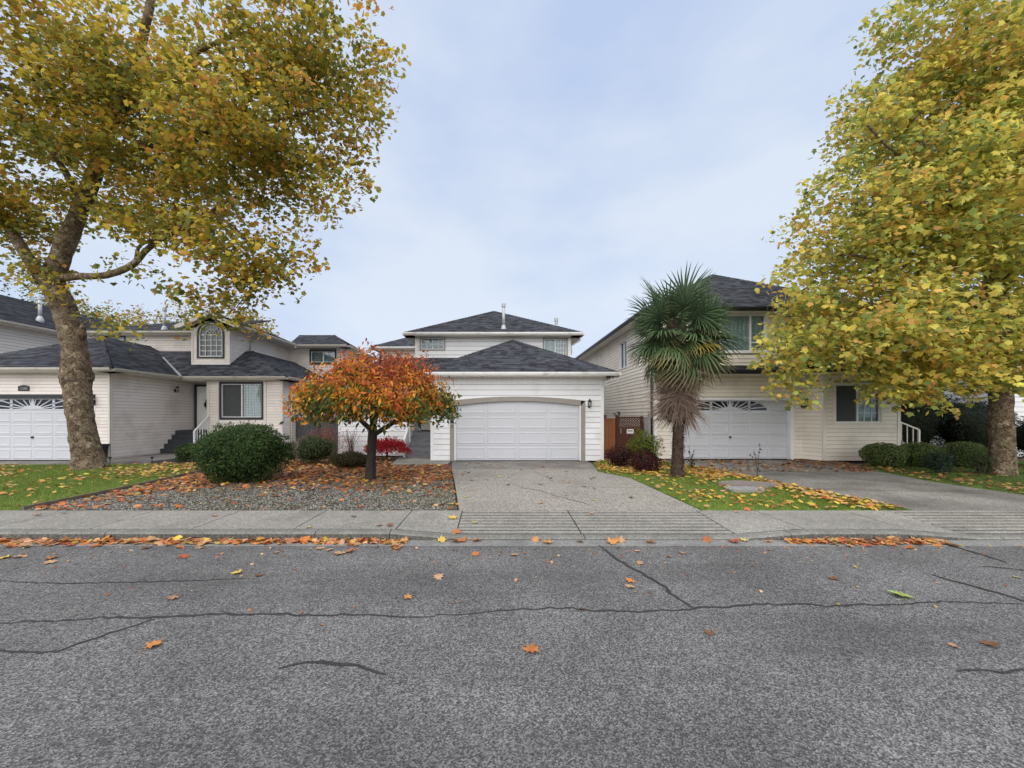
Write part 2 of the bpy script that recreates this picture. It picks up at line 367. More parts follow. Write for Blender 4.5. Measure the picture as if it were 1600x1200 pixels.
def ring(mb, fr, u0, u1, v0, v1, t, w0, w1):
    mb.fbox(fr, u0, u1, v1 - t, v1, w0, w1); mb.fbox(fr, u0, u1, v0, v0 + t, w0, w1)
    mb.fbox(fr, u0, u0 + t, v0 + t, v1 - t, w0, w1); mb.fbox(fr, u1 - t, u1, v0 + t, v1 - t, w0, w1)
def drape(fr, u0, u1, v0, v1, w, amp=.03, per=.11, n=60):
    mb = MB(); vs_ = []; fs = []
    for i in range(n + 1):
        u = u0 + (u1 - u0) * i / n; ww = w + amp * math.sin(2 * math.pi * u / per) + .3 * amp * math.sin(7 * u)
        vs_ += [fr.pt(u, v0, ww), fr.pt(u, v1, ww)]
    fs = [(2 * i, 2 * i + 2, 2 * i + 3, 2 * i + 1) for i in range(n)]
    return mb.add(vs_, fs)
def window(house, fr, u0, u1, v0, v1, outer, sash='trim_white', ot=.09, mull=(), rails=(), grid=None, gb=.009, behind='room', name='window', label=None, screen=None):
    mb = MB(); ring(mb, fr, u0, u1, v0, v1, ot, -.04, .045)
    wn = part(name, mb, outer, house, label=label)
    a, b, c, d = u0 + ot, u1 - ot, v0 + ot, v1 - ot
    mb = MB(); ring(mb, fr, a, b, c, d, .035, -.06, .005); part('sash', mb, sash, wn)
    for u in mull: part('mullion', MB().fbox(fr, u - .025, u + .025, c + .035, d - .035, -.055, .0), sash, wn)
    for (p, q, v) in rails: part('rail', MB().fbox(fr, p, q, v - .018, v + .018, -.055, -.005), sash, wn)
    part('pane', MB().fbox(fr, a + .03, b - .03, c + .03, d - .03, -.05, -.045), 'glass', wn)
    if grid:
        g0, g1, nu, nv = grid
        for i in range(1, nu): uu = g0 + (g1 - g0) * i / nu; part('grille_bar', MB().fbox(fr, uu - gb, uu + gb, c + .03, d - .03, -.042, -.028), sash, wn)
        for j in range(1, nv): vv = c + (d - c) * j / nv; part('grille_bar', MB().fbox(fr, g0, g1, vv - gb, vv + gb, -.041, -.027), sash, wn)
    if screen: part('insect_screen', MB().fbox(fr, screen[0], screen[1], c + .035, d - .035, -.04, -.037), 'screen', wn)
    ib = MB().fbox(fr, a - .05, b + .05, c - .05, d + .05, -.62, -.6); ib.fbox(fr, a - .07, a - .05, c - .05, d + .05, -.6, -.07).fbox(fr, b + .05, b + .07, c - .05, d + .05, -.6, -.07).fbox(fr, a - .05, b + .05, d + .05, d + .07, -.6, -.07).fbox(fr, a - .05, b + .05, c - .07, c - .05, -.6, -.07); part('interior', ib, 'room', wn)
    if behind == 'curtain': part('curtain', drape(fr, a, b, c, d, -.2), 'curtain', wn)
    elif behind == 'lace': part('curtain', drape(fr, a, b, c, d, -.10, .025, .16), 'lace', wn)
    elif isinstance(behind, tuple):
        part('blind', drape(fr, behind[0], behind[1], c, d, -.14, .006, .09), 'curtain', wn)
    return wn

def roof(house, faces, mat='shingle', caps=(), expo=.15, valleys=(), deck=.05):
    mb = MB()
    for A, B, Cc, D in faces:
        poly = [V(A), V(B), V(Cc)] + ([V(D)] if (V(D) - V(Cc)).length > .01 else []); mb.slab(poly, deck)
    ro = part('roof', mb, 'roof_deck', house)
    vs_ = []; fs = []
    for A, B, Cc, D in faces:
        A, B, Cc, D = map(V, (A, B, Cc, D)); u = (B - A).normalized(); nm = (B - A).cross(Cc - A).normalized(); up = nm.cross(u)
        H = (Cc - A).dot(up); n = max(2, round(H / expo))
        sl = lambda t: (A + (D - A) * t - A).dot(u)
        sr = lambda t: (B + (Cc - B) * t - A).dot(u)
        for k in range(n):
            t0, t1 = k / n, min(1, (k + 1.12) / n)
            s = sl(t0); e = sr(t0); cut = [s]
            x = s + random.uniform(.05, .3)
            while x < e - .06: cut.append(x); x += random.choice((.17, .22, .28, .33))
            cut.append(e)
            a1, e1 = sl(t1), sr(t1)
            for i in range(len(cut) - 1):
                p, q = cut[i], cut[i + 1]
                p1 = min(max(p, a1), e1) if i else a1; q1 = max(min(q, e1), a1) if i < len(cut) - 2 else e1
                lift = .013 + random.choice((0, 0, .006)); jit = random.uniform(-.008, .004) if k else -.01
                lo = up * (t0 * H + jit); hi = up * (t1 * H); b = len(vs_)
                g = .0025
                vs_ += [A + u * (p + g) + lo + nm * lift, A + u * (q - g) + lo + nm * lift, A + u * q1 + hi + nm * .004, A + u * p1 + hi + nm * .004,
                        A + u * (p + g) + lo + nm * .001, A + u * (q - g) + lo + nm * .001]
                fs += [(b, b + 1, b + 2, b + 3), (b + 4, b + 5, b + 1, b)]
    m = MB(); m.add(vs_, fs); part('shingles', m, mat, ro, stuff=True)
    if caps:
        m = MB()
        for p, q, n1, n2 in caps:
            p, q = V(p), V(q); d = (q - p); Lc = d.length; d.normalize(); k = max(1, int(Lc / .22))
            s1 = V(n1).normalized(); s2 = V(n2).normalized(); top = (s1 + s2); up = d.cross(V((0, 0, 1))); upn = up.cross(d).normalized()
            l = d.cross(upn).normalized()
            a = -abs(V(n1).z)
            for i in range(k):
                o0 = p + d * (Lc * i / k); o1 = p + d * (Lc * (i + 1.1) / k)
                h0, h1 = .045, .03; sp = .14; dr = a * .14
                m.add([o0 - l * sp + upn * (h0 + dr), o0 + upn * h0, o0 + l * sp + upn * (h0 + dr), o1 - l * sp + upn * (h1 + dr), o1 + upn * h1, o1 + l * sp + upn * (h1 + dr)],
                      [(0, 1, 4, 3), (1, 2, 5, 4)])
        part('ridge_caps', m, mat, ro, stuff=True)
    for p, q in valleys: part('valley_flashing', MB().beam(V(p) + V((0, 0, .03)), V(q) + V((0, 0, .03)), .13, .012), 'flashing', ro)
    return ro
def gutter(house, p, q, mat, h=.11, w=.11, soff=None, sm='soffit'):
    p, q = V(p), V(q); d = (q - p).normalized(); out = d.cross(V((0, 0, 1)))
    m = MB(); prof = [(0, 0), (w * .75, 0), (w, h * .55), (w, h), (w - .015, h), (w - .015, h * .6), (.0, h * .6)]
    n = len(prof)
    for e in (p, q):
        for a, b in prof: m.v.append(tuple(e + out * a + V((0, 0, b - h + .012))))
    m.f += [(i, i + n, (i + 1) % n + n, (i + 1) % n) for i in range(n)] + [tuple(range(n)), tuple(range(n, 2 * n))[::-1]]
    part('gutter', m, mat, house)
    if soff:
        a = MB(); b = -out
        z = V((0, 0, -.125)); poly = [p + z, q + z, q + z + b * soff, p + z + b * soff]
        a.slab(poly, .012); part('soffit', a, sm, house)
        part('fascia', MB().beam(p + V((0, 0, -.075)) + b * .012, q + V((0, 0, -.075)) + b * .012, .02, .115), sm, house)
def flue(house, x, y, z, h, r=.07):
    m = MB(); m.tube([(x, y, z - .25), (x, y, z + .0), (x, y, z + .12), (x, y, z + .16)], [r * 2.2, r * 1.9, r * 1.25, r], 14)
    m.tube([(x, y, z + .1), (x, y, z + h - .14)], [r, r], 14)
    f = part('flue', m, 'galvanised', house, True)
    c = MB(); c.tube([(x, y, z + h - .2), (x, y, z + h - .17), (x, y, z + h - .02), (x, y, z + h)], [r * 1.1, r * 1.35, r * 1.35, r * 1.2], 14)
    part('cap', c, 'galvanised', f)
def wall_lamp(house, fr, u, v, s=1.0):
    m = MB(); m.fbox(fr, u - .05 * s, u + .05 * s, v - .1 * s, v + .06 * s, .016, .04)
    m.tube([fr.pt(u, v - .05 * s, .03), fr.pt(u, v - .12 * s, .1), fr.pt(u, v - .08 * s, .15)], [.012, .012, .012], 6)
    m.tube([fr.pt(u, v - .09 * s, .15), fr.pt(u, v - .05 * s, .15)], [.03 * s, .06 * s], 8)
    m.tube([fr.pt(u, v + .13 * s, .15), fr.pt(u, v + .17 * s, .15), fr.pt(u, v + .22 * s, .15), fr.pt(u, v + .27 * s, .15)], [.085 * s, .075 * s, .03 * s, .01], 8)
    for i in range(6):
        a = i * math.pi / 3; q = V((math.cos(a) * .066 * s, math.sin(a) * .066 * s, 0)); m.beam(fr.pt(u, v - .05 * s, .15) + q * .85, fr.pt(u, v + .14 * s, .15) + q, .011, .011)
    o = part('wall_lamp', m, 'black_metal', house)
    part('lamp_glass', MB().tube([fr.pt(u, v - .045 * s, .15), fr.pt(u, v + .13 * s, .15)], [.045 * s, .06 * s], 6), 'lamp_glass', o)
def panel_mesh(w, h, mat):
    """pressed garage-door panel: raised rim round a field"""
    m = MB(); L_ = [(0, 0), (.018, .011), (.05, .011), (.075, .003)]
    for ins, d in L_:
        m.v += [(ins, -d, ins), (w - ins, -d, ins), (w - ins, -d, h - ins), (ins, -d, h - ins)]
    for k in range(3):
        for i in range(4): m.f.append((4 * k + i, 4 * k + (i + 1) % 4, 4 * k + 4 + (i + 1) % 4, 4 * k + 4 + i))
    m.f.append((12, 13, 14, 15)); return m.mesh('door_panel', mat)
def sunburst_door(house, fr, u0, u1, v0, v1, w, cols=6, rows=5):
    """sectional door: four rows of pressed panels and a fan of glass along the top"""
    d = None; hs = (v1 - v0) / rows; ws = (u1 - u0) / cols
    m = MB(); [m.fbox(fr, u0, u1, v0 + hs * i + .003, v0 + hs * (i + 1) - .003, w - .05, w) for i in range(rows)]
    d = part('garage_door', m, 'door_white', house)
    pm = panel_mesh(ws - .10, hs - .09, 'door_white')
    for r in range(rows):
        for c in range(cols):
            if r == rows - 1 and 0 < c < cols - 1: continue
            o = link('door_panel', pm, d); o.location = fr.pt(u0 + ws * c + .05, v0 + hs * r + .045, w + .001)
    uc = (u0 + u1) / 2; vb = v1 - hs + .06; vt = v1 - .05; Hh = vt - vb; A = ws * 2 - .06
    for c in range(1, cols - 1):
        a, b = u0 + ws * c + .05, u0 + ws * (c + 1) - .05
        pg = MB().fbox(fr, a, b, vb, vt, w + .001, w + .004); part('door_pane', pg, 'dark_glass', d)
    m = MB()
    for deg in (9, 24, 42, 62, 80, 100, 118, 138, 156, 171):
        t = math.radians(deg); p = (math.cos(t) * .33, math.sin(t) * .11); k = 3.0
        q = (math.cos(t) * A * 1.02, math.sin(t) * A * .62)
        if q[1] > Hh: f = (Hh - p[1]) / (q[1] - p[1]); q = (p[0] + (q[0] - p[0]) * f, Hh)
        if abs(q[0]) > A: f = (A - abs(p[0])) / (abs(q[0]) - abs(p[0])); q = (math.copysign(A, q[0]), p[1] + (q[1] - p[1]) * f)
        m = MB().beam(fr.pt(uc + p[0], vb + p[1], w + .010), fr.pt(uc + q[0], vb + q[1], w + .010), .034, .013, up=fr.n); part('sunburst_ray', m, 'door_white', d)
    hub = [(math.cos(math.pi * i / 14) * .40, math.sin(math.pi * i / 14) * .14) for i in range(15)]
    m = MB(); n = len(hub); m.add([fr.pt(uc + a, vb + b - .004, w + .019) for a, b in hub] + [fr.pt(uc + a, vb + b - .004, w + .002) for a, b in hub], [tuple(range(n))] + [(i, n + i, n + (i + 1) % n, (i + 1) % n) for i in range(n)])
    part('sunburst_hub', m, 'door_white', d)
    for sgn in (-1, 1):                       # white field outside the fan's curved rim
        arc = [(sgn * A * math.cos(t), min(Hh, Hh * 1.25 * math.sin(t))) for t in np.linspace(0, .93, 8)]
        pts = [(sgn * (A + .02), -.002)] + arc + [(sgn * (A + .02), Hh + .002)]
        m = MB(); n = len(pts); m.add([fr.pt(uc + a, vb + b, w + .012) for a, b in pts], [tuple(range(n)) if sgn < 0 else tuple(range(n))[::-1]]); 
        m.add([fr.pt(uc + a, vb + b, w + .002) for a, b in pts], [(i, (i + 1) % n, (i + 1) % n, i) for i in range(0)])
        part('fan_rim', m, 'door_white', d)
    for c in range(2, cols - 1):
        u = u0 + ws * c; part('stile', MB().fbox(fr, u - .05, u + .05, vb - .01, vt + .01, w + .001, w + .0165), 'door_white', d)
    part('handle', MB().fbox(fr, uc - .03, uc + .03, v0 + hs * 1.75, v0 + hs * 1.75 + .08, w, w + .05), 'black_metal', d)
    return d
dm, dnt, dN, dL, db = new_mat('dark_glass'); db.inputs['Base Color'].default_value = (.006, .007, .008, 1); db.inputs['Roughness'].default_value = .06; spec(db, .6)
def railing(house, a, b, n, h, mat='trim_white', drop=0.0, name='railing'):
    """sloped rail from foot point a to b (tops at +h)"""
    a, b = V(a), V(b); H = V((0, 0, h)); m = MB(); m.beam(a + H, b + H, .06, .045); m.beam(a + V((0, 0, .09)), b + V((0, 0, .09)), .04, .035)
    r = part(name, m, mat, house)
    for i in range(n):
        p = a + (b - a) * i / (n - 1); wd = .06 if i in (0, n - 1) else .026
        part('baluster', MB().beam(p + V((0, 0, -drop if i in (0, n - 1) else .09)), p + H, wd, wd, up=(1, 0, 0)), mat, r)
def text_mesh(txt, size, depth, mat):
    cu = bpy.data.curves.new('digits', 'FONT'); cu.body = txt; cu.size = size; cu.extrude = depth; cu.align_x = 'CENTER'; cu.align_y = 'CENTER'
    t = bpy.data.objects.new('t', cu); C.objects.link(t); dg = bpy.context.evaluated_depsgraph_get()
    me = bpy.data.meshes.new_from_object(t.evaluated_get(dg)); bpy.data.objects.remove(t); me.name = 'digit'; me.materials.clear(); me.materials.append(MATS[mat]); return me

# ================================================================== SETTING
RZ = -.12                                                        # road level, 12 cm below the pavement
KY0, KY1, SY1 = 5.40, 5.55, 6.66                                 # kerb face, kerb back, back of pavement
struct('ground', MB().prism([(-600, -600), (600, -600), (600, 900), (-600, 900)], RZ - .30, RZ - .10), 'far_ground')
def sheet(x0, x1, y0, y1, z):
    return MB().add([(x0, y0, z), (x1, y0, z), (x1, y1, z), (x0, y1, z)], [(0, 1, 2, 3)])
road = struct('road', MB().prism([(-140, -4.5), (140, -4.5), (140, 5.17), (-140, 5.17)], RZ - .08, RZ), 'asphalt')
struct('gutter_pan', MB().prism([(-140, 5.172), (140, 5.172), (140, KY0 + .05), (-140, KY0 + .05)], RZ - .08, RZ + .004), 'gutter_pan')
struct('yard_soil', MB().prism([(-140, SY1 + .002), (140, SY1 + .002), (140, 80), (-140, 80)], RZ - .02, -.05), 'soil')

# tar seams and cracks in the asphalt
def ribbon(pts, wd, z, jitter=.02, step=.05, seed=1):
    r = random.Random(seed); P = []
    for (a, b) in zip(pts, pts[1:]):
        a, b = V((*a, 0)), V((*b, 0)); n = max(2, int((b - a).length / step))
        P += [a + (b - a) * i / n for i in range(n)]
    P.append(V((*pts[-1], 0))); vs_ = []; n = len(P); dx = 0
    for i, p in enumerate(P):
        d = (P[min(i + 1, n - 1)] - P[max(0, i - 1)]).normalized(); s = V((-d.y, d.x, 0)); dx = dx * .85 + r.gauss(0, jitter * .5)
        k = math.sin(math.pi * min(1, max(.04, (i + .5) / n))) ** .35 * wd / 2
        vs_ += [p + s * (dx + k * r.uniform(.6, 1.25)) + V((0, 0, z)), p + s * (dx - k * r.uniform(.6, 1.25)) + V((0, 0, z))]
    return MB().add(vs_, [(2 * i, 2 * i + 1, 2 * i + 3, 2 * i + 2) for i in range(n - 1)])
def rd(px, py): Y = gy(py, RZ); return (sx(px, Y), Y)
for i, (pts, wd) in enumerate([
        ([rd(-20, 975), rd(150, 965), rd(350, 960), rd(560, 961), rd(680, 963)], .035), ([rd(680, 963), rd(860, 950), rd(1060, 955), rd(1180, 947), rd(1600, 942)], .03),
        ([rd(-20, 1018), rd(90, 1018), rd(170, 990), rd(240, 968)], .03), ([rd(-20, 910), rd(210, 909), rd(390, 904)], .022),
        ([rd(935, 852), rd(960, 872), rd(1000, 895), rd(1040, 920), rd(1085, 952)], .05), ([rd(1440, 842), rd(1500, 857), rd(1570, 880)], .05),
        ([rd(1455, 898), rd(1520, 915), rd(1620, 945)], .05), ([rd(435, 1045), rd(490, 1035), rd(560, 1040), rd(605, 1052)], .035), ([rd(1535, 886), rd(1640, 896)], .03), ([rd(1490, 1048), rd(1640, 1044)], .02)]):
    part('tar_seam', ribbon(pts, wd * .95, RZ + .003 + i * .0004, seed=i), 'tar', road)

# pavement: kerb lengths, slabs, grooved crossings
side = struct('pavement', MB().prism([(-140, KY0 + .08), (140, KY0 + .08), (140, SY1), (-140, SY1)], RZ - .05, -.105), 'soil')
def ztop(x):                                                    # how far the pavement front is dropped at the crossings
    def dip(a, b, c, d): return 0 if x <= a or x >= d else (1 if b <= x <= c else ((x - a) / (b - a) if x < b else (d - x) / (d - c)))
    return -.075 * max(dip(-1.5, -.6, 3.58, 4.5), dip(6.0, 7.0, 11.6, 12.6))
def slab(x0, x1, y0, y1, mat, name, n=6, dz=0.0):
    """paving slab whose front edge follows the dropped kerb"""
    m = MB(); vs_ = []
    for i in range(n + 1):
        x = x0 + (x1 - x0) * i / n
        for y in (y0, y1): vs_.append((x, y, dz + (ztop(x) * (SY1 - y) / (SY1 - KY1) if y > KY1 else ztop(x))))
    k = len(vs_); vs_ += [(x, y, RZ - .02) for x, y, z in vs_]
    for i in range(n):
        a = 2 * i; m.f.append((a, a + 2, a + 3, a + 1)); m.f.append((k + a, k + a + 2, a + 2, a)); m.f.append((a + 1, a + 3, k + a + 3, k + a + 1))
    m.f += [(0, 1, k + 1, k), (2 * n, k + 2 * n, k + 2 * n + 1, 2 * n + 1)]; m.v = vs_
    return part(name, m, mat, side)
xs = [-1.5 - 1.53 * i for i in range(14)][::-1] + [-.6]
for a, b in zip(xs, xs[1:]): slab(a + .009, b - .009, KY1 + .022, SY1 - .003, 'sidewalk_concrete', 'paving_slab')
for a, b in ((3.58, 4.62), (4.62, 6.2), (6.2, 7.0), (11.6, 13.1), (13.1, 14.6), (14.6, 16.1), (16.1, 17.6)): slab(a + .009, b - .009, KY1 + .022, SY1 - .003, 'sidewalk_concrete', 'paving_slab')
for a, b in ((-.6, 1.28), (1.28, 3.58), (7.0, 9.3), (9.3, 11.6)):        # crossings, grooved in long bars
    k = 8; yy = [KY1 + .007 + (SY1 - KY1 - .01) * i / k for i in range(k + 1)]
    for c, d in zip(yy, yy[1:]): slab(a + .010, b - .010, c + .032, d - .004, 'sidewalk_concrete', 'crossing_bar', 3)
M('joint_dirt', (.035, .032, .028), .95, .3, 8)
slab(-23, 18, KY1 + .001, SY1 - .001, 'joint_dirt', 'joint_filling', 400, -.005)
kx = [-21.0 + 3.06 * i for i in range(7)] + [-1.55, 1.3, 4.3, 7.4, 10.5, 13.6, 16.7, 19.8]
for a, b in zip(kx, kx[1:]): 
    n = 10; m = MB(); prof = [(KY0 + .035, RZ - .05), (KY0 + .012, 0), (KY0, .0), (KY0, 0)]
    vs_ = []
    for i in range(n + 1):
        x = a + .006 + (b - a - .012) * i / n; t = ztop(x); lo = RZ - .05
        vs_ += [(x, KY0, lo), (x, KY0 + .012, t - .03), (x, KY0 + .04, t - .004), (x, KY1, t), (x, KY1, lo)]
    m.v = vs_
    for i in range(n):
        for j in range(4): m.f.append((5 * i + j, 5 * (i + 1) + j, 5 * (i + 1) + j + 1, 5 * i + j + 1))
    m.f += [(4, 3, 2, 1, 0), tuple(5 * n + j for j in range(5))]
    ko = part('kerb_length', m, 'kerb_concrete', side); ko.data.materials.append(MATS['kerb_shade_grime'])
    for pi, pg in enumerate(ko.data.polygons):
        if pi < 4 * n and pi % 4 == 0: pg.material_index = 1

# driveways
dr = struct('driveway', MB().prism([(-.66, SY1 + .005), (3.66, SY1 + .005), (3.64, 10.1), (3.1, 11.3), (3.4, 13.2), (3.4, 13.99), (-1.66, 13.99), (-1.52, 12.7)], RZ, -.03), 'soil')
part('concrete_panel', MB().prism([(-.66, SY1 + .006), (3.66, SY1 + .006), (3.65, 9.28), (-1.02, 9.28)], -.03, .004), 'aggregate', dr)
part('concrete_panel', MB().prism([(-1.025, 9.295), (3.65, 9.295), (3.64, 10.1), (3.1, 11.3), (3.2, 11.78), (-1.40, 11.78)], -.03, .006), 'aggregate', dr)
part('concrete_panel', MB().prism([(-1.405, 11.795), (3.2, 11.795), (3.4, 13.2), (3.4, 13.95), (-1.66, 13.95)], -.03, .004), 'old_concrete', dr)
for i, (pts, wd) in enumerate([([(.45, 9.2), (.62, 8.75), (1.05, 8.3), (1.33, 7.8), (1.75, 7.2), (1.9, 6.75)], .02), ([(1.1, 11.6), (1.35, 10.4), (1.5, 9.4)], .012), ([(1.5, 8.9), (2.4, 8.75), (3.6, 8.8)], .01)]):
    part('crack', ribbon(pts, wd, .009 + i * .0006, .03, .06, 30 + i), 'crack', dr)
d2 = struct('driveway.001', MB().prism([(7.5, SY1 + .005), (11.3, SY1 + .005), (11.2, 9.6), (11.6, 11.2), (12.6, 12.9), (12.6, 14.3), (6.2, 14.3), (6.5, 12.7), (7.1, 10.6), (7.3, 8.2)], RZ, .004), 'old_concrete')
for i, (pts, wd) in enumerate([([(7.4, 8.6), (9.3, 8.3), (11.2, 8.4)], .02), ([(6.9, 11.4), (9, 11.3), (11.6, 11.4)], .02)]): part('crack', ribbon(pts, wd, .008 + i * .0006, .02, .08, 40 + i), 'crack', d2)
struct('driveway.002', MB().prism([(-22, SY1 + .005), (-17.1, SY1 + .005), (-17.1, 12.85), (-14.46, 12.85), (-14.46, 13.99), (-22, 13.99)], RZ, .004), 'old_concrete')
struct('entry_path', MB().prism([(-3.6, 12.75), (-1.68, 12.75), (-1.68, 13.97), (-2.46, 13.97), (-2.46, 15.05), (-3.9, 15.05)], RZ, .03), 'sidewalk_concrete')
struct('side_path', MB().prism([(-14.44, 13.15), (-12.2, 13.15), (-12.2, 15.9), (-14.44, 15.9)], RZ, .09), 'old_concrete')

# lawns, bed
LAWN_L = [(-17.05, SY1 + .01), (-8.55, SY1 + .01), (-8.62, 8.8), (-8.98, 11.2), (-9.2, 13.1), (-17.05, 12.84)]
BED = [(-8.45, SY1 + .01), (-.70, SY1 + .01), (-1.08, 9.3), (-1.56, 12.72), (-3.62, 12.74), (-3.92, 15.2), (-9.6, 15.6), (-8.88, 11.2), (-8.52, 8.8)]
LAWN_P = [(3.70, SY1 + .01), (7.46, SY1 + .01), (7.26, 8.2), (7.06, 10.6), (6.46, 12.7), (6.16, 14.1), (4.1, 14.4), (3.44, 13.2), (3.14, 11.3), (3.68, 10.1)]
LAWN_R = [(11.34, SY1 + .01), (24, SY1 + .01), (24, 14.5), (14.9, 13.7), (12.64, 12.9), (11.64, 11.2), (11.24, 9.6)]
struct('lawn', MB().prism(LAWN_L, -.06, .0), 'turf_base'); struct('lawn.001', MB().prism(LAWN_P, -.06, .0), 'turf_base'); struct('lawn.002', MB().prism(LAWN_R, -.06, .0), 'turf_base')
struct('gravel_bed', MB().prism(BED, -.06, -.004), 'soil')
def vnoise(P, f, seed):
    r = np.random.default_rng(seed); s = np.zeros(len(P))
    for i in range(7):
        a = r.uniform(0, 6.28); k = f * r.uniform(.5, 1.8); s += np.sin((P[:, 0] * np.cos(a) + P[:, 1] * np.sin(a)) * k + r.uniform(0, 6.28))
    return s / 7
def grass(name, label, poly, n, cols, wts, hmin=.03, hmax=.075, keep=None):
    P = scatter(poly, n)
    if keep is not None: P = P[keep(P)]
    n = len(P); pos = np.column_stack([P, np.full(n, -.005)])
    al = np.column_stack([RNG.normal(0, .55, n), RNG.normal(0, .55, n), np.ones(n)])
    fr = orient(np.column_stack([RNG.normal(size=n), RNG.normal(size=n), np.zeros(n)]), RNG, al)
    x, y, z = fr; y = al / np.linalg.norm(al, axis=1, keepdims=True)
    col = palette(cols, wts, n, RNG) * (1 + .3 * vnoise(P, 1.6, 3))[:, None]
    o = link(name, cloud_mesh(name, BLADE, pos, (x, y, z), RNG.uniform(hmin, hmax, n), col, 'grass')); o['kind'] = 'stuff'; o['label'] = label; o['category'] = 'grass'
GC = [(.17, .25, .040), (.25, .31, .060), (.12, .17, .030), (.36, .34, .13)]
grass('grass', 'mown green lawn round the leaning plane tree', LAWN_L, 90000, GC, (4, 3, 2, 1))
grass('grass', 'short lawn grass around the foot of the palm', LAWN_P, 60000, GC, (4, 3, 2, 1))
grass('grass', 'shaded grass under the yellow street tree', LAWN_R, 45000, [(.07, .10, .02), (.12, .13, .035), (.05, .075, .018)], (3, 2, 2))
def moss(P): return (vnoise(P, 1.9, 11) + .9 * np.exp(-((P[:, 0] + 1.0 + .15 * (P[:, 1] - 9)) / .55) ** 2) + .5 * np.exp(-((P[:, 0] + 2.6) ** 2 + (P[:, 1] - 8.6) ** 2) / 1.2)) > RNG.uniform(-.1, .7, len(P))
grass('grass', 'patches of moss and weeds creeping through the grey gravel', BED, 70000, [(.12, .16, .035), (.17, .21, .05), (.20, .18, .08)], (3, 2, 2), .025, .06, moss)
# gravel: real stones
def gravel():
    n = 42000; P = scatter([(x, min(y, 12.5)) for x, y in BED], n); n = len(P)
    oc = np.array([(1, 0, 0), (0, 1, 0), (-1, 0, 0), (0, -1, 0), (0, 0, .7), (0, 0, -.7)], float); of = np.array([(0, 1, 4), (1, 2, 4), (2, 3, 4), (3, 0, 4)])
    nm = np.column_stack([RNG.normal(0, .35, n), RNG.normal(0, .35, n), np.ones(n)]); fr = orient(nm, RNG)
    v = oc[None] * RNG.uniform(.6, 1.2, (n, 6, 1)); s = RNG.uniform(.010, .024, n)
    p = np.column_stack([P, RNG.uniform(-.004, .008, n)])
    W = p[:, None] + s[:, None, None] * (v[:, :, 0:1] * fr[0][:, None] + v[:, :, 1:2] * fr[1][:, None] + v[:, :, 2:3] * fr[2][:, None])
    me = bpy.data.meshes.new('gravel'); Fc = (of[None] + (np.arange(n) * 6)[:, None, None]).reshape(-1, 3); W = W.reshape(-1, 3)
    me.vertices.add(len(W)); me.vertices.foreach_set('co', W.ravel()); me.loops.add(Fc.size); me.loops.foreach_set('vertex_index', Fc.ravel().astype(np.int32))
    me.polygons.add(len(Fc)); me.polygons.foreach_set('loop_start', (np.arange(len(Fc)) * 3).astype(np.int32)); me.update(calc_edges=True); me.materials.append(MATS['gravel'])
    o = link('gravel', me); o['kind'] = 'stuff'; o['label'] = 'loose blue grey gravel covering the planting bed'; o['category'] = 'gravel'
gravel()
ed = thing('lawn_edging', 'weathered timber edging between the lawn and gravel bed', 'edging', (-8.6, 8.8, 0))
for a, b in zip([(-8.5, 6.68), (-8.56, 8.0), (-8.68, 9.4), (-8.93, 11.2)], [(-8.56, 8.0), (-8.68, 9.4), (-8.93, 11.2), (-9.2, 12.6)]):
    part('edging_board', MB().beam((*a, .02), (*b, .02), .045, .09), 'timber_edge', ed)

# ================================================================== WHITE HOUSE (middle)
hc = thing('house', 'white sided house with arched taupe trim around its plain garage door', 'house', (.8, 14, 0), 'houses across the street')
E1 = .205
gf = Fr((-2.43, 14.0), (1, 0)); U = lambda X: X + 2.43
def arch(X, c, e, x0=-1.73, x1=3.35): t = (X - x0) / (x1 - x0) * 2 - 1; return c - (c - e) * t * t
def gspan(v):
    if v < 2.2: return (U(-1.73), U(3.35))
    k = (2.41 - v) / .21
    if k <= 0: return None
    t = math.sqrt(k); return (U(.81 - 2.54 * t), U(.81 + 2.54 * t))
wall(hc, gf, 6.45, 0, 3.14, E1, 'siding_white', [(U(-1.73), U(3.35), 0, 2.255)], trim='trim_white', corners=(1, 1))
wall(hc, Fr((4.02, 14.003), (0, 1)), 6, 0, 3.14, E1, 'siding_white')
wall(hc, Fr((-2.43, 17.45), (0, -1)), 3.447, 0, 3.14, E1, 'siding_white')
fm = MB(); k = 28
ins = []
for i in range(k + 1):
    X = -1.73 + 5.08 * i / k; Xi = min(max(X, -1.57), 3.19)
    ins.append((X, arch(X, 2.42, 2.262), Xi, arch(Xi, 2.25, 2.075, -1.57, 3.19)))
vs_ = []
for X, t, Xi, ti in ins: vs_ += [(X, 13.955, t), (Xi, 13.955, ti), (X, 14.06, t), (Xi, 14.06, ti)]
fm.v = vs_
for i in range(k):
    a = 4 * i; b = a + 4; fm.f += [(a + 1, b + 1, b, a), (a, b, b + 2, a + 2), (b + 1, a + 1, a + 3, b + 3)]
fm.box(-1.73, -1.57, 13.955, 14.06, 0, 2.26); fm.box(3.19, 3.35, 13.955, 14.06, 0, 2.26)
fo = part('garage_frame', fm, 'taupe', hc)
part('inner_frame', MB().box(-1.57, -1.52, 13.975, 14.07, 0, 2.12).box(3.14, 3.19, 13.975, 14.07, 0, 2.12), 'trim_white', fo)
m = MB(); hs = 2.3 / 4
for i in range(4): m.box(-1.54, 3.16, 14.075, 14.12, hs * i + .003, hs * (i + 1) - .003)
gd = part('garage_door', m, 'door_white', hc)
pm = panel_mesh(4.70 / 4 - .09, hs - .14, 'door_white')
for r in range(4):
    for c in range(4):
        o = link('door_panel', pm, gd); o.location = (-1.54 + 4.70 / 4 * c + .045, 14.074, hs * r + .07)
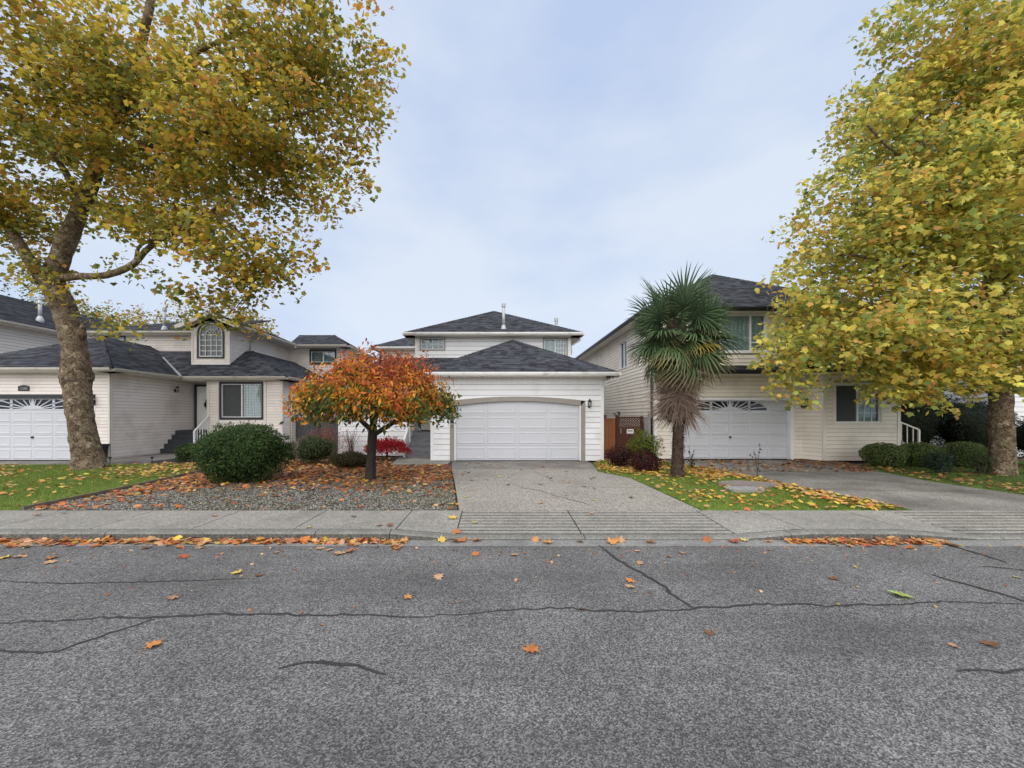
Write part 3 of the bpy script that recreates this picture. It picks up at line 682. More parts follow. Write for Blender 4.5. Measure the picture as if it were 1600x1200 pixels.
part('threshold', MB().box(-1.6, 3.2, 13.9, 14.07, .0, .018), 'crack', hc)
part('spandrel', MB().box(-1.73, 3.35, 14.07, 14.12, 2.31, 2.45), 'door_white', hc)
wall_lamp(hc, gf, U(sx(920, 14)), sz(633, 14), .9)
hn = part('house_number', MB().box(-1.70, -1.60, 13.9545, 13.957, 1.10, 2.02), 'taupe', hc)
for i, ch in enumerate('12270'):
    o = link('digit', text_mesh(ch, .17, .004, 'dark_trim'), hn); o.location = (-1.65, 13.95, sz(635.5 + 7.8 * i, 13.95)); o.rotation_euler = (math.pi / 2, 0, 0)
# garage roof
ea = 3.27; pk = (.775, 17.17, 5.18); A, B = (-2.9, 13.5, ea), (4.45, 13.5, ea)
SL = (0, -.46, .89); SR = (.46, 0, .89); SLf = (-.46, 0, .89)
roof(hc, [(A, B, pk, pk), (B, (4.45, 19.6, ea), (.775, 19.6, 5.18), pk), ((-2.9, 18.5, ea), A, pk, (.775, 18.5, 5.18)),
          ((-7.1, 15.27, ea), (-1.2, 15.27, ea), (-1.2, 17.5, 4.43), (-4.87, 17.5, 4.43)), ((-7.1, 19.73, ea), (-7.1, 15.27, ea), (-4.87, 17.5, 4.43), (-4.87, 17.5, 4.43))],
     caps=[(A, pk, SL, SLf), (B, pk, SL, SR), (pk, (.775, 18, 5.18), SLf, SR), ((-7.1, 15.27, ea), (-4.87, 17.5, 4.43), SL, SLf)])
gutter(hc, A, B, 'gutter_white', soff=.5); gutter(hc, B, (4.45, 19.6, ea), 'gutter_white', soff=.43); gutter(hc, (-7.1, 15.27, ea), (-2.95, 15.27, ea), 'gutter_white', soff=.48)
part('drip_edge', MB().box(-2.88, 4.43, 13.46, 13.5, ea + .005, ea + .055), 'shingle_dark', hc)
dp = MB().tube([(4.5, 13.6, ea - .1), (4.48, 13.62, ea - .3), (4.15, 13.8, ea - .42), (4.07, 13.95, ea - .5)], [.035] * 4, 8); part('downspout', dp, 'gutter_white', hc, True)
# entry wing
ef = Fr((-6.64, 15.75), (1, 0)); wall(hc, ef, 2.98, 0.0, 3.12, E1, 'siding_white', trim='trim_white', corners=(1, 1))
wall(hc, Fr((-6.64, 19.7), (0, -1)), 3.95, 0, 3.12, E1, 'siding_white'); wall(hc, Fr((-3.66, 15.88), (0, 1)), 1.6, 0, 3.12, E1, 'siding_white')
wall(hc, Fr((-3.66, 17.5), (1, 0)), 1.23, 0, 3.12, E1, 'siding_white')
en = part('entry_door', MB().box(-3.4, -2.62, 17.42, 17.47, 1.02, 3.0), 'trim_cream', hc)
part('door_stile', MB().box(-3.0, -2.95, 17.40, 17.425, 1.02, 3.0), 'dark_trim', en); part('sill', MB().box(-3.5, -2.5, 17.36, 17.46, .99, 1.03), 'dark_trim', en)
st = part('stair', MB().box(-3.6, -2.46, 16.45, 17.40, .02, .98), 'step_grey', hc)
for i in range(5):
    part('step', MB().box(-3.63, -2.455, 15.05 + .28 * i, 15.05 + .28 * (i + 1) + .03, .196 * i + (.03 if i == 0 else -.03), .196 * (i + 1)), 'step_grey', st)
m = MB(); pts = [(15.0, .03), (16.5, .03), (16.5, 1.85), (15.0, .75)]; m.add([(-3.67, y, z) for y, z in pts] + [(-3.75, y, z) for y, z in pts], [(0, 1, 2, 3), (7, 6, 5, 4), (0, 3, 7, 4), (1, 0, 4, 5), (2, 1, 5, 6), (3, 2, 6, 7)])
part('stair_side_wall', m, 'trim_white', hc)
# upper storey
uf = Fr((-3.77, 17.5), (1, 0)); W1 = (sx(656, 17.5) + 3.77, sx(696, 17.5) + 3.77, 4.76, 5.40); W2 = (sx(848, 17.5) + 3.77, sx(887, 17.5) + 3.77, 4.40, 5.38)
wall(hc, uf, 7.26, 4.15, 5.44, E1, 'siding_white', [W1, W2], trim='trim_white', corners=(1, 1))
wall(hc, Fr((3.49, 17.503), (0, 1)), 7.5, 3.1, 5.44, E1, 'siding_white'); wall(hc, Fr((-3.77, 25), (0, -1)), 7.4, 3.1, 5.44, E1, 'siding_white')
window(hc, uf, *W1, 'taupe', ot=.06, grid=(W1[0] + .06, W1[1] - .06, 4, 2), behind='curtain', label='small gridded window with dark patterned shade')
wp = MB(); r2 = random.Random(5)
for i in range(4):
    for j in range(2):
        a = W1[0] + .16 + i * .245; b = W1[2] + .12 + j * .23
        for q in range(3): wp.fbox(uf, a - .05 + r2.uniform(0, .05), a + r2.uniform(.08, .16), b - .03 + q * .065, b - .03 + q * .065 + r2.uniform(.04, .062), -.072 - .002 * q, -.066)
part('shade_pattern', wp, 'dark_trim', hc)
window(hc, uf, *W2, 'taupe', ot=.06, mull=((W2[0] + W2[1]) / 2,), grid=((W2[0] + W2[1]) / 2, W2[1] - .06, 4, 4), behind='curtain')
ez = 5.5; UA, UB, UC, UD = (-4.2, 17.02, ez), (3.97, 17.02, ez), (3.97, 25.5, ez), (-4.2, 25.5, ez); r0, r1 = (-.115, 21.1, 7.62), (-.115, 21.4, 7.62)
roof(hc, [(UA, UB, r0, r0), (UB, UC, r1, r0), (UC, UD, r1, r1), (UD, UA, r0, r1)], caps=[(UA, r0, SL, SLf), (UB, r0, SL, SR), (UC, r1, SL, SR), (UD, r1, SL, SLf)])
gutter(hc, UA, UB, 'gutter_white', soff=.5); gutter(hc, UB, UC, 'gutter_white', soff=.5); gutter(hc, UD, UA, 'gutter_white', soff=.45)
flue(hc, .36, 17.7, 5.85, 1.2); flue(hc, 2.95, 18.2, 6.0, .5)
part('downspout', MB().tube([(3.92, 17.2, 5.38), (3.9, 17.3, 5.2), (3.56, 17.56, 5.0), (3.56, 17.56, 4.6)], [.035] * 4, 8), 'gutter_white', hc, True)
part('wall', MB().box(-3.6, 3.3, 24.9, 25.0, 0, 5.4), 'siding_white', hc); part('ceiling', MB().box(-3.7, 3.4, 17.6, 24.9, 5.3, 5.32), 'soffit', hc)
# icicle lights hung from the gutter
il = thing('icicle_lights', 'thin white icicle light string hung under the garage gutter', 'string lights', (.8, 13.38, 3.1))
m = MB(); pts = []; 
for i in range(60):
    x = -2.5 + 6.9 * i / 59; z = 3.155 - .02 * abs(math.sin(i * .9)); pts.append((x, 13.375, z))
part('wire', MB().tube(pts, [.004] * 60, 4), 'trim_white', il)
for i in range(38):
    x = -2.4 + 6.7 * i / 37 + random.uniform(-.04, .04); d = random.choice((.12, .2, .3, .42)); part('drop_wire', MB().tube([(x, 13.375, 3.15), (x + random.uniform(-.01, .01), 13.375, 3.15 - d)], [.0035, .0035], 4), 'trim_white', il)

# ================================================================== LEFT HOUSE (pinkish siding)
hl = thing('house', 'pinkish beige sided house with arched gable window and sunburst garage door', 'house', (-16, 14, 0), 'houses across the street')
E2 = .125; sd = 'siding_pink'; ea = 3.43
GL, GR = -20.7, -14.5; f1 = Fr((GL, 14.0), (1, 0)); U = lambda X: X - GL
D0, D1 = -19.98, -15.16; DT = sz(622, 14.05)
wall(hl, f1, GR - GL, 0, 3.30, E2, sd, [(U(D0) - .1, U(D1) + .1, 0, DT + .12)], trim='trim_cream', corners=(1, 1))
part('corner_trim', MB().box(GR - .002, GR + .04, 13.96, 14.07, 0, 3.3), 'trim_cream', hl)
s1 = Fr((GR, 14.003), (0, 1)); wall(hl, s1, 3.9, .0, 3.30, E2, sd)
part('lintel', MB().box(D0 - .1, D1 + .1, 13.96, 14.10, DT, DT + .12), 'dark_trim', hl)
part('door_jamb', MB().box(D0 - .1, D0, 13.97, 14.10, 0, DT - .002), 'trim_white', hl); part('door_jamb', MB().box(D1, D1 + .1, 13.97, 14.10, 0, DT - .002), 'trim_white', hl)
sunburst_door(hl, Fr((0, 14.11), (1, 0)), D0, D1, .02, DT, .0)
wall_lamp(hl, f1, U(sx(148, 14)), sz(628, 14), 1.15); wall_lamp(hl, s1, 2.75, 2.85, .8)
pl = MB(); px0, px1 = sx(28.5, 13.97), sx(46, 13.97); zz0, zz1 = sz(611, 13.97), sz(603.5, 13.97)
arcp = [(px0, zz0), (px1, zz0), (px1, zz1)] + [(px1 + (px0 - px1) * t, zz1 + .045 * math.sin(math.pi * t)) for t in (.2, .35, .5, .65, .8)] + [(px0, zz1)]
n = len(arcp); pl.add([(x, 13.96, z) for x, z in arcp] + [(x, 13.99, z) for x, z in arcp], [tuple(range(n))] + [(i, n + i, n + (i + 1) % n, (i + 1) % n) for i in range(n)])
po = part('number_plaque', pl, 'black_metal', hl, label='black arched number plaque above the garage door')
o = link('digits', text_mesh('12280', .12, .003, 'grey_meter'), po); o.location = ((px0 + px1) / 2, 13.957, (zz0 + zz1) / 2); o.rotation_euler = (math.pi / 2, 0, 0)
# entry and window wall
FW = 16.9; f2 = Fr((-13.09, FW), (1, 0)); U2 = lambda X: X + 13.09
WB = (U2(sx(343.5, FW)), U2(sx(412, FW)), sz(655, FW), sz(597, FW))
wall(hl, f2, -9.71 + 13.09, .0, 3.30, E2, sd, [WB], trim='trim_cream', corners=(1, 1))
window(hl, f2, *WB, 'dark_trim', ot=.085, mull=((WB[0] + WB[1]) / 2,), gb=.003, grid=((WB[0] + WB[1]) / 2, WB[1] - .09, 7, 12), behind=((WB[0] + WB[1]) / 2, WB[1] - .05), screen=(WB[0] + .12, (WB[0] + WB[1]) / 2 - .03), label='dark framed sliding window with fine grid and pale blind')
for a in (WB[0] - .14, WB[1] + .03): part('window_casing', MB().fbox(f2, a, a + .11, .0, 3.30, .0, .05), 'trim_cream', hl)
wall(hl, Fr((-13.09, 17.9), (0, -1)), .98, 0, 3.30, E2, sd); wall(hl, Fr((-9.71, FW + .003), (0, 1)), 6, 0, 3.30, E2, sd)
part('downspout', MB().tube([(-9.6, 17.5, 3.3), (-9.62, 17.5, .1)], [.04, .04], 8), 'trim_cream', hl, True)
wall(hl, Fr((-14.5, 17.9), (1, 0)), 1.41, 0, 3.30, E2, sd)
do = part('front_door', MB().box(-14.34, -13.42, 17.83, 17.88, 1.06, 3.10), 'trim_white', hl)
part('door_frame', MB().box(-14.44, -14.34, 17.80, 17.89, 1.06, 3.2).box(-14.34, -13.30, 17.80, 17.89, 3.10, 3.2), 'dark_trim', do)
part('fan_light', MB().prism([(0, 0), (.3, 0), (.28, .1), (.2, .18), (0.02, .22)], 0, .01), 'dark_glass', do).matrix_world = Matrix.Translation((-13.72, 17.828, 2.66)) @ Matrix.Rotation(math.pi / 2, 4, 'X')
pst = part('porch', MB().box(-14.48, -13.10, 16.97, 17.80, .0, 1.05), 'step_dark', hl)
for i in range(5): part('step', MB().box(-14.48, -13.06 if i > 1 else -12.7, 16.02 + .19 * i, 16.02 + .19 * (i + 1) + .03, .09 + .19 * i - (.0 if i == 0 else .04), .09 + .19 * (i + 1)), 'step_dark', pst)
railing(hl, (-13.02, 16.05, .12), (-13.02, 16.95, .84), 7, .92, drop=.02)
# lower roof
gA, gB, gP, gR = (-20.95, 13.5, ea), (-13.94, 13.5, ea), (-17.44, 16.5, 5.18), (-17.44, 20.5, 5.18)
mA, mB = (-13.94, 16.46, ea), (-9.27, 16.46, ea); hp = (-12.1, 18.5, 4.91)
vt = (-16.6, 18.0, 4.62)
roof(hl, [(gA, gB, gP, gP), (gB, (-13.94, 20.5, ea), gR, gP), ((-20.95, 20.5, ea), gA, gP, gR), ((-18.2, 16.46, ea), mB, hp, (-18.2, 18.5, 4.91)), (mB, (-9.27, 24, ea), (-12.1, 24, 4.91), hp)],
     caps=[(gA, gP, SL, SLf), (gB, gP, SL, SR), (gP, gR, SLf, SR), (mB, hp, SL, SR)],
     valleys=[((-13.94, 16.46, ea), (-16.05, 17.96, 4.50))])
gutter(hl, gA, gB, 'gutter_beige', soff=.5); gutter(hl, gB, (-13.94, 16.46, ea), 'gutter_beige', soff=.56); gutter(hl, (-13.94, 16.46, ea), mB, 'gutter_beige', soff=1.4); gutter(hl, mB, (-9.27, 23.5, ea), 'gutter_beige', soff=.44)
part('porch_ceiling', MB().box(-14.49, -13.0, 16.47, 17.95, 3.27, 3.285), 'soffit', hl); part('soffit', MB().box(-12.40, -11.78, 21.6, 22.35, 5.70, 5.715), 'soffit', hl)
# upper storey: long back wall, gable with the arched window, right block
ez = 5.86
f3 = Fr((-20.4, 18.8), (1, 0)); wall(hl, f3, 6.2, 4.0, 5.76, E2, sd, [(.35, 1.7, 5.2, 5.72)])
window(hl, f3, .35, 1.7, 5.2, 5.72, 'dark_trim', ot=.06, behind='curtain')
GX0, GX1, GY = -14.2, -12.46, 17.4; gx = (GX0 + GX1) / 2
f4 = Fr((GX0, GY), (1, 0)); aw0, aw1 = sx(309, GY) - GX0, sx(351, GY) - GX0; az0, az1 = sz(560, GY), sz(502, GY); ac = (aw0 + aw1) / 2; ar = (aw1 - aw0) / 2; zc = az1 - ar
def aspan(v):
    if v < zc: return (aw0, aw1)
    k = ar * ar - (v - zc) ** 2
    return (ac - math.sqrt(k), ac + math.sqrt(k)) if k > 0 else None
def gclip(v):
    if v < 5.80: return (0, GX1 - GX0)
    k = (v - 5.80) / .44; return (min(k, .87), max(GX1 - GX0 - k, .87))
wall(hl, f4, GX1 - GX0, 3.95, 6.16, E2, sd, [(aw0, aw1, az0, az1, aspan)], clip=gclip, trim=None)
for u in (0, GX1 - GX0): part('corner_trim', MB().fbox(f4, u - .03, u + .05 if u == 0 else u + .03, 3.95, 5.8, .0, .04), 'trim_cream', hl)
part('skirt_trim', MB().fbox(f4, .0, GX1 - GX0, 4.05, 4.16, .02, .045), 'trim_white', hl)
# arched window
def archring(r_in, r_out, w0, w1):
    m = MB(); k = 20; out = [(ac + r_out * math.cos(math.pi - math.pi * i / k), zc + r_out * math.sin(math.pi * i / k)) for i in range(k + 1)]; inn = [(ac + r_in * math.cos(math.pi - math.pi * i / k), zc + r_in * math.sin(math.pi * i / k)) for i in range(k + 1)]
    out = [(ac - r_out, az0 + ar - r_out if r_out < ar else az0)] + out + [(ac + r_out, az0 + ar - r_out if r_out < ar else az0)]; inn = [(ac - r_in, az0 + ar - r_in)] + inn + [(ac + r_in, az0 + ar - r_in)]
    for (a, b), (c, d) in zip(out, inn): m.v += [tuple(f4.pt(a, b, w1)), tuple(f4.pt(c, d, w1)), tuple(f4.pt(a, b, w0)), tuple(f4.pt(c, d, w0))]
    n = len(out)
    for i in range(n):
        a = 4 * i; b = 4 * ((i + 1) % n); m.f += [(a, a + 1, b + 1, b), (a + 1, a + 3, b + 3, b + 1), (a + 2, a, b, b + 2)]
    return m
aw = part('arched_window', archring(ar - .075, ar + .01, -.03, .05), 'dark_trim', hl, label='arched window with dark frame and radial glazing bars')
part('sash', archring(ar - .12, ar - .077, -.03, .03), 'trim_white', aw)
ri = ar - .1
gl_ = [(ac - ri, az0 + .1), (ac + ri, az0 + .1)] + [(ac + ri * math.cos(t), zc + ri * math.sin(t)) for t in np.linspace(0, math.pi, 17)]
part('pane', MB().add([f4.pt(a, b, -.02) for a, b in gl_], [tuple(range(len(gl_)))]), 'glass', aw)
part('interior', MB().fbox(f4, aw0, aw1, az0, az1, -.6, -.58).fbox(f4, aw0 - .02, aw0, az0, az1, -.58, -.13).fbox(f4, aw1, aw1 + .02, az0, az1, -.58, -.13).fbox(f4, aw0, aw1, az1, az1 + .02, -.58, -.13).fbox(f4, aw0, aw1, az0 - .02, az0, -.58, -.13), 'room', aw)
for i in range(1, 4): u = ac - ri + 2 * ri * i / 4; part('glazing_bar', MB().fbox(f4, u - .013, u + .013, az0 + .1, zc, -.018, .012), 'trim_white', aw)
for i in range(0, 4): v = az0 + .1 + (zc - az0 - .1) * (i + 1) / 4; part('glazing_bar', MB().fbox(f4, ac - ri, ac + ri, v - .013 - (.012 if i == 3 else 0), v + .013, -.0175, .013), 'trim_white', aw)
for dg in (45, 90, 135): t = math.radians(dg); part('glazing_bar', MB().beam(f4.pt(ac + .05 * math.cos(t), zc + .05 * math.sin(t), -.004), f4.pt(ac + ri * math.cos(t), zc + ri * math.sin(t), -.004), .024, .03, up=f4.n), 'trim_white', aw)
hub = [(ac + .24 * math.cos(t), zc + .24 * math.sin(t)) for t in np.linspace(0, math.pi, 13)]
for a, b in zip(hub, hub[1:]): part('glazing_bar', MB().beam(f4.pt(*a, -.003), f4.pt(*b, -.003), .022, .031, up=f4.n), 'trim_white', aw)
wall(hl, Fr((GX1, GY + .003), (0, 1)), 5.0, 3.6, 5.78, E2, sd)
f5 = Fr((-12.46, 22.3), (1, 0)); wb = (sx(484, 22.3) + 12.46, sx(526, 22.3) + 12.46, sz(568.5, 22.3), sz(547, 22.3))
wall(hl, f5, 3.3, 3.6, 5.78, E2, sd, [wb], trim='trim_cream', corners=(0, 1)); window(hl, f5, *wb, 'dark_trim', ot=.09, mull=((wb[0] + wb[1]) / 2,), behind='curtain')
wall(hl, Fr((-9.16, 22.4), (0, 1)), 5, 3.2, 5.78, E2, sd)
gxL, gxR, gz = -14.72, -11.76, 6.50; gc = (gxL + gxR) / 2; gy0 = 17.05
rk = [(gxL, gy0, ez), (gc, gy0, gz), (gxR, gy0, ez)]
roof(hl, [((gxR, gy0, ez), (gxR, 23, ez), (gc, 23, gz), (gc, gy0, gz)), ((gxL, 20, ez), (gxL, gy0, ez), (gc, gy0, gz), (gc, 20, gz)),
          ((-20.9, 18.35, ez), (-14.6, 18.35, ez), (-13.3, 22.0, 7.35), (-17.2, 22.0, 7.35)), ((-20.9, 25, ez), (-20.9, 18.35, ez), (-17.2, 22.0, 7.35), (-17.2, 22.0, 7.35)),
          ((-12.2, 21.85, ez), (-8.72, 21.85, ez), (-10.6, 24.4, 7.0), (-12.9, 24.4, 7.0)), ((-8.72, 21.85, ez), (-8.72, 27, ez), (-10.6, 24.4, 7.0), (-10.6, 24.4, 7.0))],
     caps=[((gc, gy0, gz), (gc, 22.5, gz), SLf, SR), ((-20.9, 18.35, ez), (-17.2, 22, 7.35), SL, SLf), ((-8.72, 21.85, ez), (-10.6, 24.4, 7.0), SL, SR)],
     valleys=[((-11.76, 21.9, ez), (-12.75, 23.2, 6.4))])
for a, b in zip(rk, rk[1:]): part('rake_board', MB().beam(V(a) + V((0, -.012, -.10)), V(b) + V((0, -.012, -.10)), .025, .19), 'trim_cream', hl)
for a, b, o_ in ((rk[0], rk[1], 1), (rk[1], rk[2], 1)):
    a, b = V(a), V(b); part('soffit', MB().slab([a + V((0, .01, -.17)), b + V((0, .01, -.17)), b + V((0, .34, -.17)), a + V((0, .34, -.17))], .01), 'soffit', hl)
gutter(hl, (gxR, gy0, ez), (gxR, 21.8, ez), 'gutter_beige', soff=.7); gutter(hl, (-20.9, 18.35, ez), (gxL, 18.35, ez), 'gutter_beige', soff=.45); gutter(hl, (gxR, 21.85, ez), (-8.72, 21.85, ez), 'gutter_beige', soff=.45); gutter(hl, (-8.72, 21.85, ez), (-8.72, 27, ez), 'gutter_beige', soff=.44)
part('downspout', MB().tube([(-11.8, 18.9, 5.75), (-11.85, 18.9, 5.6), (-12.38, 18.75, 5.45), (-12.4, 18.75, 4.8)], [.035] * 4, 8), 'gutter_beige', hl, True)
part('wall', MB().box(-20.6, -9.2, 26, 26.1, 0, 5.8), sd, hl); part('wall', MB().box(-20.7, -20.6, 14.1, 18.8, 0, 3.3).box(-20.5, -20.4, 18.9, 26, 0, 5.7), sd, hl); part('ceiling', MB().box(-20.3, -12.6, 19, 26, 5.60, 5.62).box(-12.4, -9.3, 22.45, 26, 5.60, 5.62), 'soffit', hl)
flue(hl, sx(257, 18.9), 18.9, 6.10, 1.1)

# ================================================================== RIGHT HOUSE (cream siding)
hr = thing('house', 'cream sided two storey house with black gutters and a skirt roof above its garage', 'house', (9.5, 14.4, 0), 'houses across the street')
E3 = .15; sd = 'siding_cream'; RX0 = 6.15; RY = 14.4; ez = 5.75
f6 = Fr((RX0, RY), (1, 0)); U3 = lambda X: X - RX0
D0, D1, DT = sx(1053, RY), sx(1234, RY), sz(625, RY)
UW = (U3(sx(1108, RY)), U3(sx(1199, RY)), sz(552, RY), sz(489, RY))
wall(hr, f6, 5.7, .03, 3.30, E3, sd, [(U3(D0) - .14, U3(D1) + .14, 0, DT + .1)], trim='trim_white', corners=(1, 0))
wall(hr, f6, 8.35, 3.30, 5.64, E3, sd, [UW, (U3(sx(1222, RY)), U3(sx(1262, RY)), 4.35, 5.5), (U3(sx(1310, RY)), U3(sx(1345, RY)), 4.6, 5.5)], trim='trim_white', corners=(1, 1))
window(hr, f6, *UW, 'trim_white', ot=.08, mull=(U3(sx(1173, RY)), U3(sx(1126, RY))), rails=((U3(sx(1173, RY)), UW[1] - .1, sz(535, RY)),), behind='lace', label='wide upper window with lace curtains')
c0, c1 = U3(sx(1222, RY)), U3(sx(1262, RY)); window(hr, f6, c0, c1, 4.35, 5.5, 'trim_white', ot=.07, behind='room')
window(hr, f6, U3(sx(1310, RY)), U3(sx(1345, RY)), 4.6, 5.5, 'trim_white', ot=.06, behind='room')
cr_ = (c1 - c0) / 2 - .07; cm = (c0 + c1) / 2
for sg in (-1, 1):                              # spandrels that round the head of the arched window
    pts = [(cm + sg * (cr_ + .01), 5.45)] + [(cm + sg * cr_ * math.cos(t), 5.43 - cr_ * .75 + cr_ * .75 * math.sin(t)) for t in np.linspace(0, math.pi / 2, 9)]
    pts = pts if sg < 0 else pts[::-1]; n = len(pts)
    part('arch_spandrel', MB().add([f6.pt(a, b, .03) for a, b in pts] + [f6.pt(a, b, -.03) for a, b in pts], [tuple(range(n))] + [(i, n + i, n + (i + 1) % n, (i + 1) % n) for i in range(n)]), 'trim_white', hr)
fj = MB(); fj.box(D0 - .14, D0, 14.36, 14.52, 0, DT + .1); fj.box(D1, D1 + .14, 14.36, 14.52, 0, DT + .1); fj.box(D0, D1, 14.36, 14.52, DT, DT + .1); part('garage_frame', fj, 'trim_white', hr)
sunburst_door(hr, Fr((0, 14.52), (1, 0)), D0, D1, .02, DT, .0)
wall_lamp(hr, f6, U3(sx(1253, RY)), sz(632, RY), 1.3)
s3 = Fr((RX0, 28), (0, -1)); wins = [(28 - 18.45, 28 - 17.35, 3.95, 5.3), (28 - 22.1, 28 - 21.5, 3.95, 5.3)]
wall(hr, s3, 28 - RY - .02, .05, 5.64, E3, sd, wins)
for q in wins: window(hr, s3, *q, 'trim_cream', ot=.05, mull=((q[0] + q[1]) / 2,), behind='curtain')
part('downspout', MB().tube([(RX0 - .06, 14.55, 3.2), (RX0 - .06, 14.55, .1)], [.045, .045], 8), 'black_metal', hr, True)
mt = part('electric_meter', MB().box(RX0 - .16, RX0 - .02, 15.0, 15.28, 1.05, 1.65), 'grey_meter', hr)
part('meter_dial', MB().tube([(RX0 - .15, 15.14, 1.48), (RX0 - .26, 15.14, 1.48)], [.09, .085], 12), 'lamp_glass', mt); part('conduit', MB().tube([(RX0 - .08, 15.14, 1.05), (RX0 - .08, 15.14, .05)], [.03, .03], 8), 'grey_meter', mt)
part('conduit', MB().tube([(RX0 - .06, 14.85, 1.9), (RX0 - .06, 14.85, .2)], [.03, .03], 8), 'grey_meter', mt)
fl = part('flood_light', MB().box(RX0 - .1, RX0 - .02, 18.35, 18.5, 1.75, 1.9), 'dark_trim', hr); part('lamp_head', MB().tube([(RX0 - .1, 18.42, 1.8), (RX0 - .26, 18.3, 1.72)], [.04, .08], 10), 'grey_meter', fl); part('lamp_head', MB().tube([(RX0 - .1, 18.48, 1.86), (RX0 - .24, 18.7, 1.84)], [.04, .08], 10), 'grey_meter', fl)
# bump-out with the sliding window, and the chamfer beside the garage
wall(hr, Fr((11.85, RY), (.3, -.6)), .67, .03, 3.30, E3, sd)
f7 = Fr((12.14, 13.8), (1, 0)); BW = (sx(1302, 13.8) - 12.14, sx(1378, 13.8) - 12.14, sz(663, 13.8), sz(598, 13.8))
wall(hr, f7, 2.81, .03, 3.30, E3, sd, [BW], trim='trim_cream', corners=(1, 1)); wall(hr, Fr((14.95, 13.803), (0, 1)), 6, .03, 3.3, E3, sd)
bm = (BW[0] + BW[1]) / 2; window(hr, f7, *BW, 'trim_cream', ot=.07, mull=(bm,), grid=(bm, BW[1] - .08, 3, 4), behind=(bm, BW[1] - .05), screen=(BW[0] + .11, bm - .03), label='sliding window with dark left pane and gridded right pane')
# roofs
RA, RB, RC, RD_ = (5.65, 13.95, ez), (15.0, 13.95, ez), (15.0, 28.5, ez), (5.65, 28.5, ez); p1, p2 = (11.0, 18.9, 8.86), (11.0, 23.5, 8.86)
roof(hr, [(RA, RB, p1, p1), (RB, RC, p2, p1), (RC, RD_, p2, p2), (RD_, RA, p1, p2)], caps=[(RA, p1, SL, SLf), (RB, p1, SL, SR), (p1, p2, SLf, SR)])
gutter(hr, RA, RB, 'black_metal', .13, soff=.46, sm='trim_cream'); gutter(hr, RD_, RA, 'black_metal', .13, soff=.5, sm='trim_cream'); gutter(hr, RB, RC, 'black_metal', .13, soff=.45, sm='trim_cream')
zs = 3.38
roof(hr, [((5.9, 13.85, zs), (12.1, 13.85, zs), (12.1, RY + .01, zs + .28), (5.9, RY + .01, zs + .28)), ((11.7, 13.25, zs), (15.35, 13.25, zs), (15.0, RY + .01, zs + .5), (11.7, RY + .01, zs + .5))], 'shingle_dark')
gutter(hr, (5.9, 13.85, zs), (11.7, 13.85, zs), 'black_metal', .13, soff=.55, sm='trim_cream'); gutter(hr, (11.7, 13.25, zs), (15.35, 13.25, zs), 'black_metal', .13, soff=.55, sm='trim_cream')
part('wall', MB().box(6.2, 14.9, 27.9, 28, 0, 5.6), sd, hr); part('wall', MB().box(14.4, 14.5, 14.5, 27.9, 3.3, 5.6), sd, hr)
railing(hr, (16.6, 14.6, .3), (15.0, 14.6, .95), 8, .85, 'trim_cream', drop=.3)
sp_ = part('side_stair', MB().box(15.0, 15.6, 14.5, 16, .0, .9), 'step_grey', hr)
for i in range(4): part('step', MB().box(15.62 + .25 * i, 15.87 + .25 * i, 14.5, 16, .0, .76 - .19 * i), 'step_grey', sp_)

# ================================================================== HOUSES FURTHER OFF
hf = thing('house', 'grey sided house with dark roof and flue beyond the pinkish house', 'house', (-26.5, 20, 0), 'houses further off')
wall(hf, Fr((-23.5, 14.5), (0, 1)), 8.5, 0, 6.0, .15, 'siding_grey'); part('wall', MB().box(-30, -23.62, 14.5, 23, 0, 6.0), 'siding_grey', hf)
roof(hf, [((-23, 14, 6.14), (-23, 25, 6.14), (-26.5, 25, 8.15), (-26.5, 17.5, 8.15)), ((-30.2, 14, 6.14), (-23, 14, 6.14), (-26.5, 17.5, 8.15), (-26.5, 17.5, 8.15)), ((-30.2, 25, 6.14), (-30.2, 14, 6.14), (-26.5, 17.5, 8.15), (-26.5, 25, 8.15))], 'shingle_dark', caps=[((-26.5, 17.5, 8.15), (-26.5, 25, 8.15), SLf, SR)])
gutter(hf, (-23, 14, 6.14), (-23, 25, 6.14), 'gutter_beige', soff=.5)
flue(hf, -23.85, 19.45, 6.75, 1.2, .075)
hb = thing('house', 'beige sided house showing its roof between the white house and orange tree', 'house', (-3, 26, 0), 'houses further off')
wall(hb, Fr((-8.2, 26), (1, 0)), 11, 4.0, 6.3, .17, 'siding_cream'); part('wall', MB().box(-8.2, 2.8, 26.13, 34, 0, 6.3), 'siding_cream', hb)
z6 = 6.42; roof(hb, [((-8.7, 25.5, z6), (3.3, 25.5, z6), (-.8, 29.8, 8.75), (-3.9, 29.8, 8.75)), ((-8.7, 34.5, z6), (-8.7, 25.5, z6), (-3.9, 29.8, 8.75), (-3.9, 29.8, 8.75))], caps=[((-8.7, 25.5, z6), (-3.9, 29.8, 8.75), SL, SLf)])
gutter(hb, (-8.7, 25.5, z6), (3.3, 25.5, z6), 'gutter_white', soff=.5)
he = thing('house', 'white sided house glimpsed beyond the yellow street tree', 'house', (24, 16, 0), 'houses further off')
wall(he, Fr((20.2, 15), (1, 0)), 8, .05, 5.6, .2, 'siding_white', [(3, 5, 1.2, 2.6)]); window(he, Fr((20.2, 15), (1, 0)), 3, 5, 1.2, 2.6, 'trim_white', mull=(4,), behind='curtain'); wall(he, Fr((20.2, 25), (0, -1)), 9.9, .05, 5.6, .2, 'siding_white')
